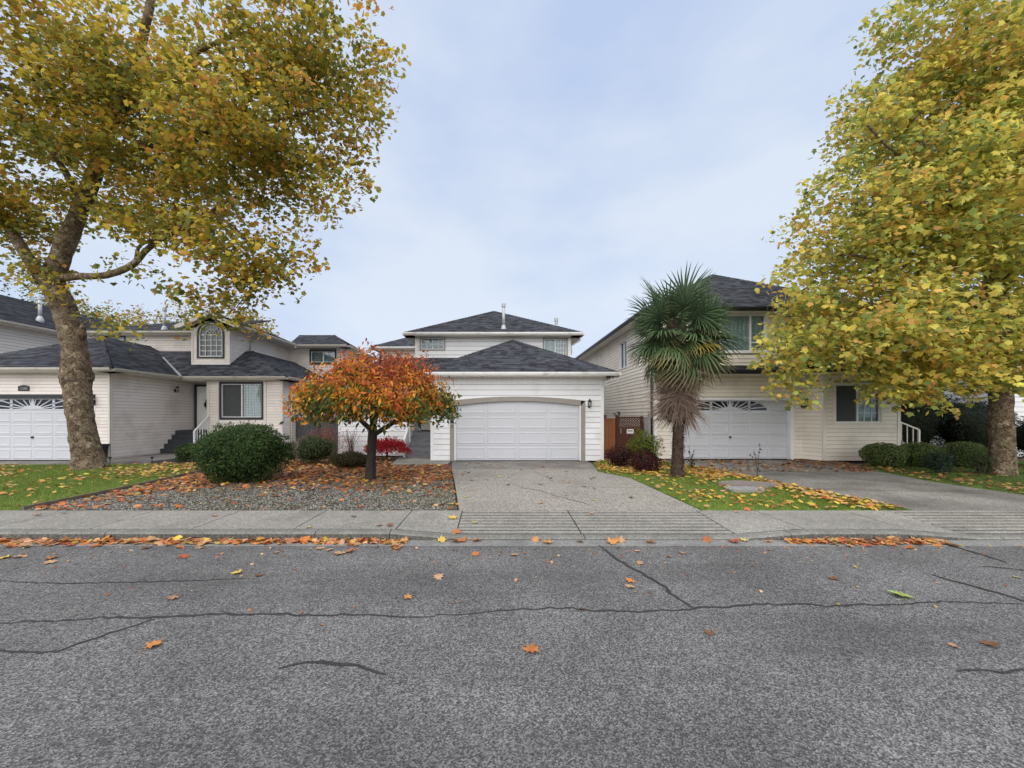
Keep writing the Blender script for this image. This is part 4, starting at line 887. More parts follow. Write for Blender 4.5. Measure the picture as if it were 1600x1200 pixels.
roof(he, [((19.7, 14.5, 5.7), (28.7, 14.5, 5.7), (24.2, 19, 8), (24.2, 19, 8)), ((19.7, 25, 5.7), (19.7, 14.5, 5.7), (24.2, 19, 8), (24.2, 25, 8))]); gutter(he, (19.7, 14.5, 5.7), (28.7, 14.5, 5.7), 'gutter_white', soff=.5)

# ================================================================== FENCES, GATE
fe = thing('fence', 'weathered grey board fence beside the pinkish house', 'fence', (-8.4, 18, 0))
x0, x1 = -9.62, -8.35
for i in range(9): part('board', MB().box(x0 + (x1 - x0) * i / 9 + .004, x0 + (x1 - x0) * (i + 1) / 9 - .004, 18.0, 18.025, .05, 1.60 + random.uniform(-.01, .01)), 'wood_grey', fe)
part('rail', MB().box(x0, x1, 18.026, 18.07, 1.4, 1.5), 'wood_grey', fe); part('rail', MB().box(x0, x1, 18.026, 18.07, .3, .4), 'wood_grey', fe); part('post', MB().box(x0 - .1, x0 - .005, 17.98, 18.08, 0, 1.75), 'wood_grey', fe); part('latch', MB().box(x0 + .12, x0 + .16, 17.97, 17.998, 1.2, 1.35), 'black_metal', fe)
f8 = thing('fence', 'grey fence panel with an orange brown end post at the white house wall', 'fence', (-7.5, 17.6, 0))
x0, x1 = -8.3, -6.72
for i in range(11): part('board', MB().box(x0 + (x1 - x0) * i / 11 + .004, x0 + (x1 - x0) * (i + 1) / 11 - .004, 17.6, 17.625, .05, 1.62), 'wood_grey', f8)
part('post', MB().box(x1 + .002, x1 + .08, 17.58, 17.68, 0, 1.75), 'wood_cedar', f8)
fc = thing('fence', 'orange cedar fence panel beside the white garage wall', 'fence', (4.6, 15, 0))
GYf = 15.0; x0, x1 = 4.10, 4.82
for i in range(5): part('board', MB().box(x0 + (x1 - x0) * i / 5 + .004, x0 + (x1 - x0) * (i + 1) / 5 - .004, GYf, GYf + .025, .03, 1.56), 'wood_cedar', fc)
part('cap_board', MB().box(x0, x1, GYf - .02, GYf + .05, 1.562, 1.60), 'wood_cedar', fc); part('post', MB().box(4.36, 4.45, GYf + .027, GYf + .11, 0, 1.74), 'wood_brown', fc)
ga = thing('garden_gate', 'dark brown wooden gate with lattice top next to the cedar fence', 'gate', (5.4, 15, 0))
part('post', MB().box(4.83, 4.94, GYf - .04, GYf + .06, 0, 1.72), 'wood_brown', ga); part('post', MB().box(5.84, 5.93, GYf - .04, GYf + .06, 0, 1.68), 'wood_brown', ga)
part('top_rail', MB().box(4.945, 5.835, GYf - .02, GYf + .03, 1.60, 1.66), 'wood_brown', ga); part('middle_rail', MB().box(4.945, 5.835, GYf - .02, GYf + .03, 1.18, 1.25), 'wood_brown', ga)
for i in range(7): a = 4.945 + .89 * i / 7; part('board', MB().box(a + .003, a + .124, GYf, GYf + .022, .06, 1.175), 'wood_brown', ga)
lw, lh = .89, .35
for sgn in (1, -1):
    for i in range(-4, 10):
        c = i * .1; a, b = (c, 0), (c + lh, lh)
        if a[0] < 0: a = (0, -c)
        if b[0] > lw: b = (lw, lw - c)
        if a[1] >= lh or b[1] <= a[1] + .02 or a[0] >= lw: continue
        X = lambda u: 4.945 + (u if sgn > 0 else lw - u)
        part('lattice_slat', MB().beam((X(a[0]), GYf + .004 * sgn, 1.25 + a[1]), (X(b[0]), GYf + .004 * sgn, 1.25 + b[1]), .007, .03, up=(0, 1, 0)) if False else MB().beam((X(a[0]), GYf + .005 * sgn, 1.25 + a[1]), (X(b[0]), GYf + .005 * sgn, 1.25 + b[1]), .03, .009, up=(0, 1, 0)), 'wood_brown', ga)
part('latch', MB().box(5.02, 5.045, GYf - .02, GYf - .002, .98, 1.17), 'grey_meter', ga)
sg_ = thing('gate_sign', 'small white notice sign fixed to the brown gate', 'sign', (5.4, 14.97, 1.05))
part('board', MB().box(5.27, 5.54, GYf - .03, GYf - .004, .97, 1.16), 'paper', sg_); part('print', MB().box(5.30, 5.50, GYf - .034, GYf - .031, 1.07, 1.11), 'dark_trim', sg_); part('print', MB().box(5.29, 5.52, GYf - .034, GYf - .031, .985, 1.0), 'dark_trim', sg_)
# small objects by the houses
bn = thing('planter_bin', 'black plastic bin standing beside the pinkish garage corner', 'bin', (-14.75, 13.7, 0))
m = MB(); xa, ya = -14.72, 13.72; r0_, r1_ = .16, .21
vs_ = [(xa - r0_, ya - r0_, .005), (xa + r0_, ya - r0_, .005), (xa + r0_, ya + r0_, .005), (xa - r0_, ya + r0_, .005), (xa - r1_, ya - r1_, .62), (xa + r1_, ya - r1_, .62), (xa + r1_, ya + r1_, .62), (xa - r1_, ya + r1_, .62)]
m.add(vs_, [(0, 3, 2, 1), (0, 1, 5, 4), (1, 2, 6, 5), (2, 3, 7, 6), (3, 0, 4, 7)]); part('body', m, 'plastic_black', bn)
m = MB(); fr0 = Fr((xa - .23, ya - .23), (1, 0)); m.box(xa - .23, xa + .23, ya - .23, ya - .19, .6, .65).box(xa - .23, xa + .23, ya + .19, ya + .23, .6, .65).box(xa - .23, xa - .19, ya - .19, ya + .19, .6, .65).box(xa + .19, xa + .23, ya - .19, ya + .19, .6, .65); part('rim', m, 'plastic_black', bn)
part('soil', MB().box(xa - .17, xa + .17, ya - .17, ya + .17, .5, .52), 'soil', bn)
wr = thing('wreath', 'dark round wreath hanging on the white front door', 'wreath', (-13.62, 17.79, 2.25))
m = MB(); ring_ = [(-13.62 + .26 * math.cos(t), 17.79, 2.25 + .26 * math.sin(t)) for t in np.linspace(0, 2 * math.pi, 25)]
m.tube(ring_, [.05] * 25, 7); part('ring', m, 'shrub_core', wr)
n = 260; th = RNG.uniform(0, 2 * np.pi, n); pos = np.column_stack([-13.62 + .26 * np.cos(th), np.full(n, 17.76), 2.25 + .26 * np.sin(th)]) + RNG.normal(0, .025, (n, 3))
fo_ = link('foliage', cloud_mesh('foliage', LANCE, pos, orient(RNG.normal(size=(n, 3)) + np.array([0, -1, 0]), RNG), RNG.uniform(.06, .11, n), palette([(.03, .04, .02), (.06, .03, .02)], (2, 1), n, RNG), 'leaf'), wr)
for i, (X, Y) in enumerate(((-13.55, 13.05), (-12.1, 13.08))):
    pt_ = thing('path_light', ('thin black stake light at the lawn edge beside the bin' if i == 0 else 'thin black stake light where the side path ends'), 'path light', (X, Y, 0), 'stake lights along the side path')
    part('stake', MB().tube([(X, Y, -.03), (X, Y, .22)], [.012, .012], 6), 'black_metal', pt_); part('head', MB().tube([(X, Y, .20), (X, Y, .24), (X, Y, .26)], [.03, .06, .01], 10), 'black_metal', pt_)
sb = thing('stone_cover', 'flat brown stone slab lying in the lawn near the palm', 'stone slab', (6.3, 8.75, 0))
def lumpy(cx, cy, rx, ry, z0, z1, n, seed, rot=0):
    r = random.Random(seed); return MB().prism([(cx + rx * r.uniform(.88, 1.08) * math.cos(t + rot), cy + ry * r.uniform(.88, 1.08) * math.sin(t + rot)) for t in [2 * math.pi * i / n for i in range(n)]], z0, z1)
part('stone', lumpy(6.05, 8.98, .66, .36, -.02, .075, 9, 2, .2), 'slab_stone', sb)
sc = thing('stone_disc', 'round grey stone disc in front of the brown slab', 'stone', (5.65, 8.3, 0)); part('stone', lumpy(5.60, 8.38, .42, .24, -.02, .07, 16, 3), 'round_stone', sc)

# ================================================================== PLANTS
def lump_dir(seed, k=9, amp=.12):
    r = np.random.default_rng(seed); A = r.normal(size=(k, 3)) * 2.6; ph = r.uniform(0, 6.28, k)
    return lambda d: 1 + amp * np.sin(d @ A.T + ph).sum(1) / math.sqrt(k) * 1.3
def shrub(name, label, cat, x, y, rx, ry, h, n, size, cols, wts, seed=1, tpl=OVAL, amp=.16, z0=0.0, core=.8, shell=.25, group=None, up=.35, full=.55, colfn=None, mat='leaf', jit=.2):
    r = np.random.default_rng(seed); t = thing(name, label, cat, (x, y, z0), group); f = lump_dir(seed, amp=amp)
    d = r.normal(size=(n, 3)); d /= np.linalg.norm(d, axis=1, keepdims=True); cz = h * full
    rad = f(d) * (1 - shell * r.uniform(0, 1, n) ** 1.6)
    zz = np.where(d[:, 2] > 0, h - cz, cz)
    pos = np.column_stack([x + d[:, 0] * rx * rad, y + d[:, 1] * ry * rad, z0 + cz + d[:, 2] * zz * rad]); k = pos[:, 2] > z0 + .02; pos, d = pos[k], d[k]; n = len(pos)
    nm = d * .9 + r.normal(0, .55, (n, 3)) + np.array([0, 0, up]); al = d + r.normal(0, .7, (n, 3))
    if n > 4000 and amp > .06:                                  # stray shoots beyond the clipped outline
        k = n // 130; sd = r.normal(size=(k, 3)); sd[:, 2] = np.abs(sd[:, 2]); sd /= np.linalg.norm(sd, axis=1, keepdims=True); sd = np.repeat(sd, 12, 0); e = r.uniform(.95, 1.0 + r.uniform(.06, .17, k).repeat(12))
        sp_ = np.column_stack([x + sd[:, 0] * rx * e, y + sd[:, 1] * ry * e, z0 + cz + sd[:, 2] * (h - cz) * e]) + r.normal(0, .015, sd.shape)
        pos = np.vstack([pos, sp_]); nm = np.vstack([nm, sd + r.normal(0, .8, sd.shape)]); al = np.vstack([al, sd + r.normal(0, .4, sd.shape)]); n = len(pos)
    col = palette(cols, wts, n, r, jit)
    if colfn is not None: col = colfn(pos, col, r)
    link('foliage', cloud_mesh('foliage', tpl, pos, orient(nm, r, al), r.uniform(.7, 1.3, n) * size, col, mat), t)
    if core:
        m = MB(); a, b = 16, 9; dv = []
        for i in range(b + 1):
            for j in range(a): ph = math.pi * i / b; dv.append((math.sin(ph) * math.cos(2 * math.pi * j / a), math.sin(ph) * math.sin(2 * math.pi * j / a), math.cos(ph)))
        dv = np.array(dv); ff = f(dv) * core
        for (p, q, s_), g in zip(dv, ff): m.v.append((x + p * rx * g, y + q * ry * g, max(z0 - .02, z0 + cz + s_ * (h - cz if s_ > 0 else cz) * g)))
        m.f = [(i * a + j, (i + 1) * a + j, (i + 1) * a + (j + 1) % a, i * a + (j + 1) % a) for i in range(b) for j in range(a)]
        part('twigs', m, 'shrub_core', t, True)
    else:
        m = MB(); rr = random.Random(seed)
        for i in range(16):
            a = rr.uniform(0, 6.28); e = rr.uniform(.3, .9); m.tube([(x + .04 * math.cos(a), y + .04 * math.sin(a), z0 - .02), (x + rx * .3 * e * math.cos(a), y + ry * .3 * e * math.sin(a), z0 + h * .4), (x + rx * .85 * e * math.cos(a), y + ry * .85 * e * math.sin(a), z0 + h * rr.uniform(.7, .97))], [.014, .01, .003], 5)
        part('stems', m, 'bark_twig', t)
    return t
DG = [(.045, .085, .026), (.07, .13, .035), (.11, .17, .045), (.022, .05, .018)]
shrub('shrub', 'large dome shaped dark green shrub at the edge of the gravel', 'shrub', sx(379, 9.55), 9.55, 1.04, .95, 1.47, 18000, .075, DG, (3, 3, 1.6, 1.6), 21, LANCE, .10, shell=.3)
shrub('shrub', 'small green shrub at the foot of the dark porch steps', 'shrub', sx(294, 14.2), 14.2, .36, .34, .62, 1500, .07, DG + [(.08, .12, .04)], (2, 3, 2, 1, 1), 22)
def variegate(pos, col, r):
    k = (pos[:, 0] < sx(478, 13.2)) & (r.uniform(size=len(pos)) < .7) | (r.uniform(size=len(pos)) < .12)
    col[k] = palette([(.36, .26, .22), (.42, .36, .30), (.25, .15, .13)], (2, 2, 1), k.sum(), r); return col
shrub('shrub', 'rounded green shrub with pale pinkish twig tips on one side', 'shrub', sx(490, 13.2), 13.2, .74, .6, .98, 5200, .06, DG, (2, 3, 2, 1), 23, LANCE, colfn=variegate)
shrub('shrub', 'airy reddish pink shrub in front of the brown fence', 'shrub', sx(508, 14.9), 14.9, .78, .6, 1.38, 1500, .055, [(.38, .10, .08), (.42, .18, .14), (.30, .06, .06), (.40, .16, .05)], (3, 2, 2, 1), 24, OVAL, .2, core=0, shell=.9)
shrub('shrub', 'pale leafless pinkish twiggy shrub against the white siding', 'shrub', sx(548, 15.1), 15.1, .5, .3, 1.25, 420, .05, [(.45, .28, .26), (.35, .18, .18)], (1, 1), 25, OVAL, .2, core=0, shell=.95)
shrub('shrub', 'low olive brown mound shrub beside the orange tree trunk', 'shrub', sx(549, 12.3), 12.3, .66, .5, .52, 3200, .05, [(.07, .065, .025), (.11, .085, .035), (.045, .05, .02), (.16, .09, .04)], (3, 2, 2, 1), 26)
shrub('shrub', 'low dark green shrub behind the dome shaped shrub', 'shrub', sx(462, 14.8), 14.8, .45, .4, .62, 1500, .07, DG, (2, 3, 2, 1), 27)
shrub('shrub', 'bushy yellow green shrub in front of the brown gate', 'shrub', sx(1008, 12.9), 12.9, .60, .45, 1.12, 2600, .085, [(.16, .22, .035), (.22, .25, .04), (.09, .15, .03), (.30, .26, .05)], (3, 3, 2, .7), 28, LANCE, .18, core=.45, shell=.6, up=.1)
BG_ = [(.06, .02, .022), (.10, .03, .03), (.03, .014, .015), (.14, .05, .035)]
shrub('shrub', 'burgundy leaved shrub beside the cedar fence', 'shrub', sx(968, 12.35), 12.35, .42, .36, .62, 1700, .065, BG_, (3, 2, 2, 1), 29, OVAL, .2, shell=.5, core=.5)
shrub('shrub', 'burgundy leaved shrub in front of the yellow green bush', 'shrub', sx(1008, 11.2), 11.2, .46, .4, .62, 2300, .06, BG_, (3, 3, 1, 1.4), 30, OVAL, .15, shell=.45, core=.55)
BX = [(.13, .19, .055), (.19, .25, .08), (.08, .13, .04), (.28, .29, .11)]
for px, lab, hh, sd_ in ((1380, 'clipped boxwood ball touching the cream house wall', .80, 31), (1436, 'clipped boxwood ball between two others by the side stairs', .80, 32), (1508, 'clipped boxwood ball beside the yellow tree trunk', .82, 33)):
    shrub('boxwood', lab, 'shrub', sx(px, 12.4), 12.4, .55, .55, hh, 5200, .05, BX, (3, 3, 2, 1), sd_, OVAL, .05, group='clipped boxwood balls', shell=.2)
shrub('shrub', 'small bluish green conifer seedling in front of the boxwood balls', 'shrub', sx(1466, 10.9), 10.9, .34, .3, .66, 1500, .075, [(.03, .055, .035), (.05, .08, .05)], (1, 1), 34, LANCE, .25, core=.4, shell=.7)
shrub('shrub', 'wispy green shrub leaning on the yellow tree trunk', 'shrub', sx(1532, 10.9), 10.9, .45, .35, .7, 1200, .06, [(.05, .08, .03), (.09, .12, .04)], (1, 1), 35, LANCE, .25, core=0, shell=.9)
EV = [(.020, .034, .022), (.035, .055, .035), (.012, .020, .014), (.07, .10, .07)]
shrub('evergreen', 'tall dark evergreen shrub behind the side stair railing', 'shrub', 17.2, 15.9, 1.9, 1.2, 3.3, 12000, .10, EV, (3, 2, 2, .6), 36, LANCE, .14, shell=.3)
shrub('evergreen', 'dark evergreen hedge at the far side of the boxwood balls', 'shrub', 19.3, 15.2, 1.2, 1.0, 2.5, 7000, .09, EV, (3, 2, 2, .8), 37, LANCE, .14, shell=.35)
shrub('evergreen', 'dark upright hedge beyond the yellow tree trunk', 'shrub', 18.3, 12.3, .95, .8, 1.75, 6000, .08, EV, (3, 2, 2, .8), 38, LANCE, .1, shell=.3)
for px, Y, h, lab in ((1080, 11.9, .75, 'thin leafy weed stalk beside the palm trunk'), (1183, 10.2, .95, 'bare dry weed stalk by the brown slab')):
    X = sx(px, Y); t = thing('weed', lab, 'weed', (X, Y, 0)); m = MB(); lv = []
    for i in range(3 if h < .8 else 2):
        a = random.uniform(0, 6.28); q = [(X + .02 * i, Y, -.02), (X + .03 * math.cos(a), Y + .03 * math.sin(a), h * .5), (X + .07 * math.cos(a), Y + .07 * math.sin(a), h * (1 - .2 * i))]; m.tube(q, [.009, .007, .003], 5)
        for j in range(26 if h < .8 else 12): u = random.random(); lv.append([q[0][k] * (1 - u) + q[2][k] * u + random.gauss(0, .03) for k in range(3)])
    part('stem', m, 'bark_twig', t); lv = np.array(lv); n = len(lv)
    link('foliage', cloud_mesh('foliage', OVAL, lv, orient(RNG.normal(size=(n, 3)), RNG), RNG.uniform(.05, .1, n), palette([(.05, .07, .03), (.08, .06, .03)], (1, 1), n, RNG), 'leaf'), t)

# ------------------------------------------------------------------ trees
def spline(pts, rad, sub=6):
    P = np.array(pts, float); n = len(P); out = []; rr = []
    for i in range(n - 1):
        p0, p1, p2, p3 = P[max(i - 1, 0)], P[i], P[i + 1], P[min(i + 2, n - 1)]
        for k in range(sub):
            t = k / sub; out.append(.5 * (2 * p1 + (p2 - p0) * t + (2 * p0 - 5 * p1 + 4 * p2 - p3) * t * t + (3 * p1 - p0 - 3 * p2 + p3) * t ** 3)); rr.append(rad[i] + (rad[i + 1] - rad[i]) * t)
    out.append(P[-1]); rr.append(rad[-1]); return np.array(out), np.array(rr)
def bumps(seed, amp, k=10):
    r = random.Random(seed); T = [(r.uniform(.25, 1.3), r.randint(1, 6), r.uniform(0, 6.28), r.uniform(.4, 1)) for _ in range(k)]
    return lambda i, a: 1 + amp * sum(w_ * math.sin(f_ * i + q * a + p) for f_, q, p, w_ in T) / math.sqrt(k)
from mathutils import noise as mnoise
def relief(P, Rd, segs, amps=((1.7, .10), (4.5, .085), (11, .05)), seed=0):
    """tube whose radius follows solid noise: burls, flakes and hollows"""
    mb = MB().tube(P, Rd, segs); k = len(P); off = V((seed * 3.1, seed * 1.7, 0))
    for i in range(k):
        c = V(P[i])
        for j in range(segs):
            v = V(mb.v[i * segs + j]); f = 1 + sum(a * mnoise.noise(v * q_ + off) for q_, a in amps); mb.v[i * segs + j] = tuple(c + (v - c) * f)
    return mb
def crown_targets(ells, n, r):
    vol = np.array([e[1][0] * e[1][1] * e[1][2] for e in ells]); c = r.choice(len(ells), n, p=vol ** .8 / (vol ** .8).sum()); d = r.normal(size=(n, 3)); d /= np.linalg.norm(d, axis=1, keepdims=True)
    rad = r.uniform(0, 1, n) ** .42
    return np.array([ells[k][0] for k in c]) + d * rad[:, None] * np.array([ells[k][1] for k in c])
def grow(t, limbs, targets, bark, seed, twig_r=.006, kr=.012, sag=.15):
    r = random.Random(seed); nodes = []; nr = []
    for i, (name, pts, rad, amp, segs) in enumerate(limbs):
        P, R = spline(pts, rad, 16 if name == 'trunk' and bark == 'bark_plane' else 6)
        m = relief(P, R, segs, seed=seed + i) if bark == 'bark_plane' else MB().tube(P, R, segs, lump=bumps(seed + i, amp)); part(name, m, bark, t, True)
        if name == 'trunk': P, R = P[len(P) // 2:], R[len(R) // 2:]
        nodes += list(P); nr += list(R)
    nodes = np.array(nodes); nr = np.array(nr); tw = MB()
    dmin = np.array([np.min(((nodes - q) ** 2).sum(1)) for q in targets]); order = np.argsort(dmin)
    for k in order:
        q = targets[k]; dd = np.sqrt(((nodes - q) ** 2).sum(1)) + .35 * np.maximum(0, nodes[:, 2] - q[2]); j = int(np.argmin(dd)); p = nodes[j]; Ld = np.linalg.norm(q - p)
        if Ld < .08: continue
        r0 = min(nr[j] * .65, twig_r + kr * Ld)
        mid = (p + q) / 2 + np.array([r.gauss(0, .1), r.gauss(0, .1), sag]) * Ld
        P, R = spline([p, p * .6 + mid * .4, mid, q], [r0, r0 * .85, r0 * .65, twig_r * .6], 2)
        tw.tube(P, R, 5, cap=False); nodes = np.vstack([nodes, P[2:]]); nr = np.concatenate([nr, R[2:]])
    part('twigs', tw, bark if bark != 'bark_plane' else 'bark_twig', t, True, stuff=True)
def foliage(t, targets, per, sigma, size, cluster_cols, seed, tpl=LEAF5, droop=.6, jit=.22, flat=.75, mat='leaf', colfn=None, aspect=1.0):
    r = np.random.default_rng(seed); k = len(targets); ci = np.repeat(np.arange(k), per); n = len(ci)
    g = r.normal(size=(n, 3)); g *= np.minimum(1, 1.75 / (np.linalg.norm(g, axis=1, keepdims=True) + 1e-6)); tilt = r.normal(0, .28, (k, 2))[ci]
    off = g * sigma * np.array([1, 1, flat]); off[:, 2] += (off[:, :2] * tilt).sum(1) - .35 * (off[:, :2] ** 2).sum(1) / sigma
    pos = targets[ci] + off
    nm = r.normal(0, .6, (n, 3)) + np.array([0, -.45, .75]); al = r.normal(0, .8, (n, 3)) + np.array([0, 0, -droop])
    cols, wts = cluster_cols; A = np.array(cols); base = r.dirichlet(np.array(wts), k); mixw = base[ci]
    pick = (mixw.cumsum(1) > r.uniform(size=(n, 1))).argmax(1); col = A[pick] * (1 + r.normal(0, jit, (n, 1)))
    if colfn is not None: col = colfn(pos, col, r)
    o = link('foliage', cloud_mesh('foliage', tpl, pos, orient(nm, r, al), r.uniform(.5, 1.3, n) * size, col, mat, aspect), t); o['kind'] = 'stuff'
def E(px, py, Y, rx, ry, rz): return ((sx(px, Y), Y, sz(py, Y)), (rx, ry, rz))

# leaning plane tree on the left lawn
TY = 12.0; q = lambda px, py, Y=TY: (sx(px, Y), Y, sz(py, Y))
tl = thing('plane_tree', 'leaning street tree with mottled burled bark and olive brown leaves', 'tree', (sx(140, TY), TY, 0))
bT = q(140, 731); 
limbs = [('trunk', [(bT[0], TY, -.1), (bT[0] - .02, TY, .12), q(134, 700), q(127, 655), q(121, 610), q(118, 588), q(117, 550), q(108, 505), q(90, 462), q(76, 432)], [0.496, 0.416, 0.344, 0.312, 0.32, 0.392, 0.312, 0.304, 0.304, 0.288], .055, 48),
         ('limb', [q(80, 440), q(97, 395, 11.9), q(122, 335, 11.7), q(150, 265, 11.4), q(178, 180, 11.0), q(215, 90, 10.6), q(240, -20, 10.4)], [0.288, 0.24, 0.208, 0.184, 0.152, 0.12, 0.08], .05, 16),
         ('limb', [q(70, 440), q(42, 400), q(12, 350, 12.2), q(-20, 290, 12.5), q(-50, 180, 12.8)], [0.216, 0.16, 0.144, 0.12, 0.08], .05, 14),
         ('limb', [q(84, 437, 11.9), q(120, 432, 11.6), q(165, 430, 11.2), q(205, 415, 10.9), q(232, 388, 10.7), q(270, 362, 10.5), q(330, 330, 10.3), q(380, 300, 10.2)], [0.136, 0.104, 0.092, 0.084, 0.072, 0.06, 0.04, 0.024], .05, 12),
         ('limb', [q(212, 412, 10.85), q(218, 385, 10.8), q(245, 372, 10.8), q(280, 350, 11.2)], [0.048, 0.04, 0.036, 0.024], .05, 10),
         ('limb', [q(152, 262, 11.4), q(200, 235, 11.2), q(260, 222, 10.8), q(330, 205, 10.4), q(420, 190, 10.2), q(500, 170, 10.2)], [0.104, 0.088, 0.072, 0.056, 0.04, 0.024], .05, 12),
         ('limb', [q(178, 180, 11), q(240, 130, 10.6), q(330, 70, 10.3), q(430, 40, 10.2)], [0.096, 0.072, 0.056, 0.032], .05, 12),
         ('limb', [q(130, 320, 11.6), q(90, 250, 11), q(40, 190, 10.4), q(-10, 120, 9.8)], [0.096, 0.08, 0.064, 0.04], .05, 12),
         ('limb', [q(121, 545), q(127, 520, 11.9), q(131, 507, 11.85)], [0.16, 0.112, 0.056], .12, 12),
         ('limb', [q(330, 330, 10.3), q(380, 370, 10.4), q(400, 430, 10.6), q(370, 480, 10.9)], [0.04, 0.032, 0.024, 0.012], .05, 8)]
r_ = np.random.default_rng(41)
ell = [E(165, 165, 11.2, 5.6, 3.9, 3.2), E(420, 215, 10.2, 2.5, 2.2, 2.1), E(490, 75, 10.4, 2.2, 2.2, 2.0), E(385, 390, 10.5, 1.35, 1.6, 1.35), E(345, 468, 10.9, .95, 1.0, .55), E(270, 330, 10.6, 1.6, 1.5, 1.0), E(10, 320, 12.2, 1.6, 2, .9), E(55, 415, 12, .8, .8, .45)]
tg = crown_targets(ell, 860, r_)
extra = np.array([q(75, 430, 11.6), q(92, 452, 11.5), q(60, 405, 11.6), q(575, 165, 10.2), q(555, 285, 10.2), q(545, 255, 10.2), q(500, 325, 10.2), q(470, 360, 10.3), q(480, 400, 10.3), q(190, 505, 11.6), q(165, 500, 11.7), q(380, 500, 10.9), q(305, 495, 11), q(240, 425, 10.9), q(180, 410, 11), q(520, 225, 10.3), q(590, 160, 10.2)])
tg = np.vstack([tg, extra])
px_ = CX + tg[:, 0] / tg[:, 1] * F; py_ = HZ - (tg[:, 2] - EYE) / tg[:, 1] * F
gap = (px_ > 95) & (px_ < 265) & (py_ > 372) & (py_ < 520); gap[-len(extra):] = False; tg = tg[~gap]
hole = vnoise(np.column_stack([tg[:, 0], tg[:, 2]]), 1.5, 91) > .30; hole[-len(extra):] = False; tg = tg[~hole]
grow(tl, limbs, tg, 'bark_plane', 51)
LC = ([(.30, .30, .06), (.52, .41, .06), (.66, .49, .065), (.56, .29, .065), (.18, .21, .05)], (1.3, 1.3, .8, .5, .7))
foliage(tl, tg, 66, .36, .135, LC, 61, flat=.42)

# yellow tree on the right
TY = 10.7; tr_ = thing('maple_tree', 'yellow and green broad crowned street tree on the shaded right lawn', 'tree', (sx(1566, TY), TY, 0))
q = lambda px, py, Y=TY: (sx(px, Y), Y, sz(py, Y)); bx = sx(1566, TY)
limbs = [('trunk', [(bx, TY, -.1), (bx, TY, .1), q(1566, 700), q(1564, 640), q(1562, 560), q(1558, 470)], [0.325, 0.278, 0.244, 0.22, 0.215, 0.186], .045, 44),
         ('limb', [q(1558, 480), q(1545, 400), q(1530, 300), q(1520, 180), q(1510, 40)], [0.174, 0.139, 0.104, 0.0696, 0.0348], .04, 14), ('limb', [q(1560, 500), q(1500, 455, 10.3), q(1430, 420, 10), q(1340, 400, 9.9), q(1270, 400, 9.9)], [0.116, 0.087, 0.058, 0.0348, 0.0174], .04, 12),
         ('limb', [q(1560, 540), q(1490, 530, 10.2), q(1400, 530, 9.9), q(1310, 545, 9.8)], [0.0928, 0.0696, 0.0464, 0.0174], .04, 12), ('limb', [q(1558, 470), q(1600, 400), q(1650, 320), q(1690, 200)], [0.128, 0.0986, 0.0696, 0.0348], .04, 12),
         ('limb', [q(1540, 370), q(1470, 300, 10.2), q(1400, 240, 10), q(1350, 190, 10)], [0.0928, 0.0696, 0.0464, 0.0232], .04, 12), ('limb', [q(1560, 500), q(1570, 440, 11.6), q(1590, 380, 12.6)], [0.104, 0.0754, 0.0464], .04, 12)]
ell = [E(1540, 290, 10.4, 4.4, 3.4, 4.2), E(1345, 500, 10.0, 2.3, 2.1, 1.55), E(1490, 545, 10.0, 2.6, 2.3, 1.25), E(1570, 90, 10.6, 3.9, 3.2, 3.0), E(1400, 330, 10, 2.4, 2.2, 2.2), E(1640, 480, 10.6, 2.2, 2.4, 2.4), E(1420, 610, 9.9, 1.0, 1.0, .55), E(1275, 600, 9.8, .6, .8, .45)]
tg = crown_targets(ell, 1000, np.random.default_rng(43)); tg = np.vstack([tg, np.array([q(1225, 420, 10), q(1245, 395, 10), q(1222, 548, 9.9), q(1215, 530, 9.9), q(1240, 575, 9.9), q(1275, 632, 9.8), q(1375, 650, 9.9), q(1440, 655, 9.9), q(1270, 340, 10), q(1290, 290, 10), q(1320, 230, 10), q(1340, 170, 10)])])
px_ = CX + tg[:, 0] / tg[:, 1] * F; py_ = HZ - (tg[:, 2] - EYE) / tg[:, 1] * F; low = 612 - 12 * np.sin(px_ / 40); hole = vnoise(np.column_stack([tg[:, 0], tg[:, 2]]), 1.6, 92) > .45; tg = tg[~hole & (py_ < low) & ~((px_ < 1300) & (py_ > 585) & (px_ > 1290))]
grow(tr_, limbs, tg, 'bark_plane', 52)
foliage(tr_, tg, 76, .37, .135, ([(.45, .48, .11), (.66, .57, .12), (.78, .62, .13), (.70, .43, .12), (.27, .33, .09)], (1.4, 1.3, .9, .6, .9)), 62, flat=.42)

# orange umbrella tree in the bed
TY = 9.9; q = lambda px, py, Y=TY: (sx(px, Y), Y, sz(py, Y)); bx = sx(579, TY)
to = thing('ornamental_tree', 'small umbrella shaped tree with red orange and green drooping leaves', 'tree', (bx, TY, 0))
limbs = [('trunk', [(bx, TY, -.05), (bx, TY, .06), q(580, 720), q(581, 690), q(583, 665)], [.20, .145, .12, .12, .11], .07, 14), ('limb', [q(583, 675), q(545, 640), q(510, 615), q(485, 620)], [.07, .055, .035, .015], .05, 8), ('limb', [q(583, 680), q(630, 650), q(665, 620), q(695, 620)], [.07, .05, .035, .015], .05, 8),
         ('limb', [q(583, 668), q(575, 620, 9.5), q(560, 590, 9.0), q(540, 585, 8.6)], [.07, .05, .035, .015], .05, 8), ('limb', [q(583, 668), q(600, 610, 10.3), q(620, 580, 10.8), q(650, 580, 11.2)], [.07, .05, .035, .015], .05, 8), ('limb', [q(583, 668), q(588, 610), q(592, 575), q(596, 550)], [.06, .045, .03, .012], .05, 8)]
r_ = np.random.default_rng(47); n = 330
a = r_.uniform(0, 6.283, n); rho = np.sqrt(r_.uniform(0, 1, n)); R_ = 1.97
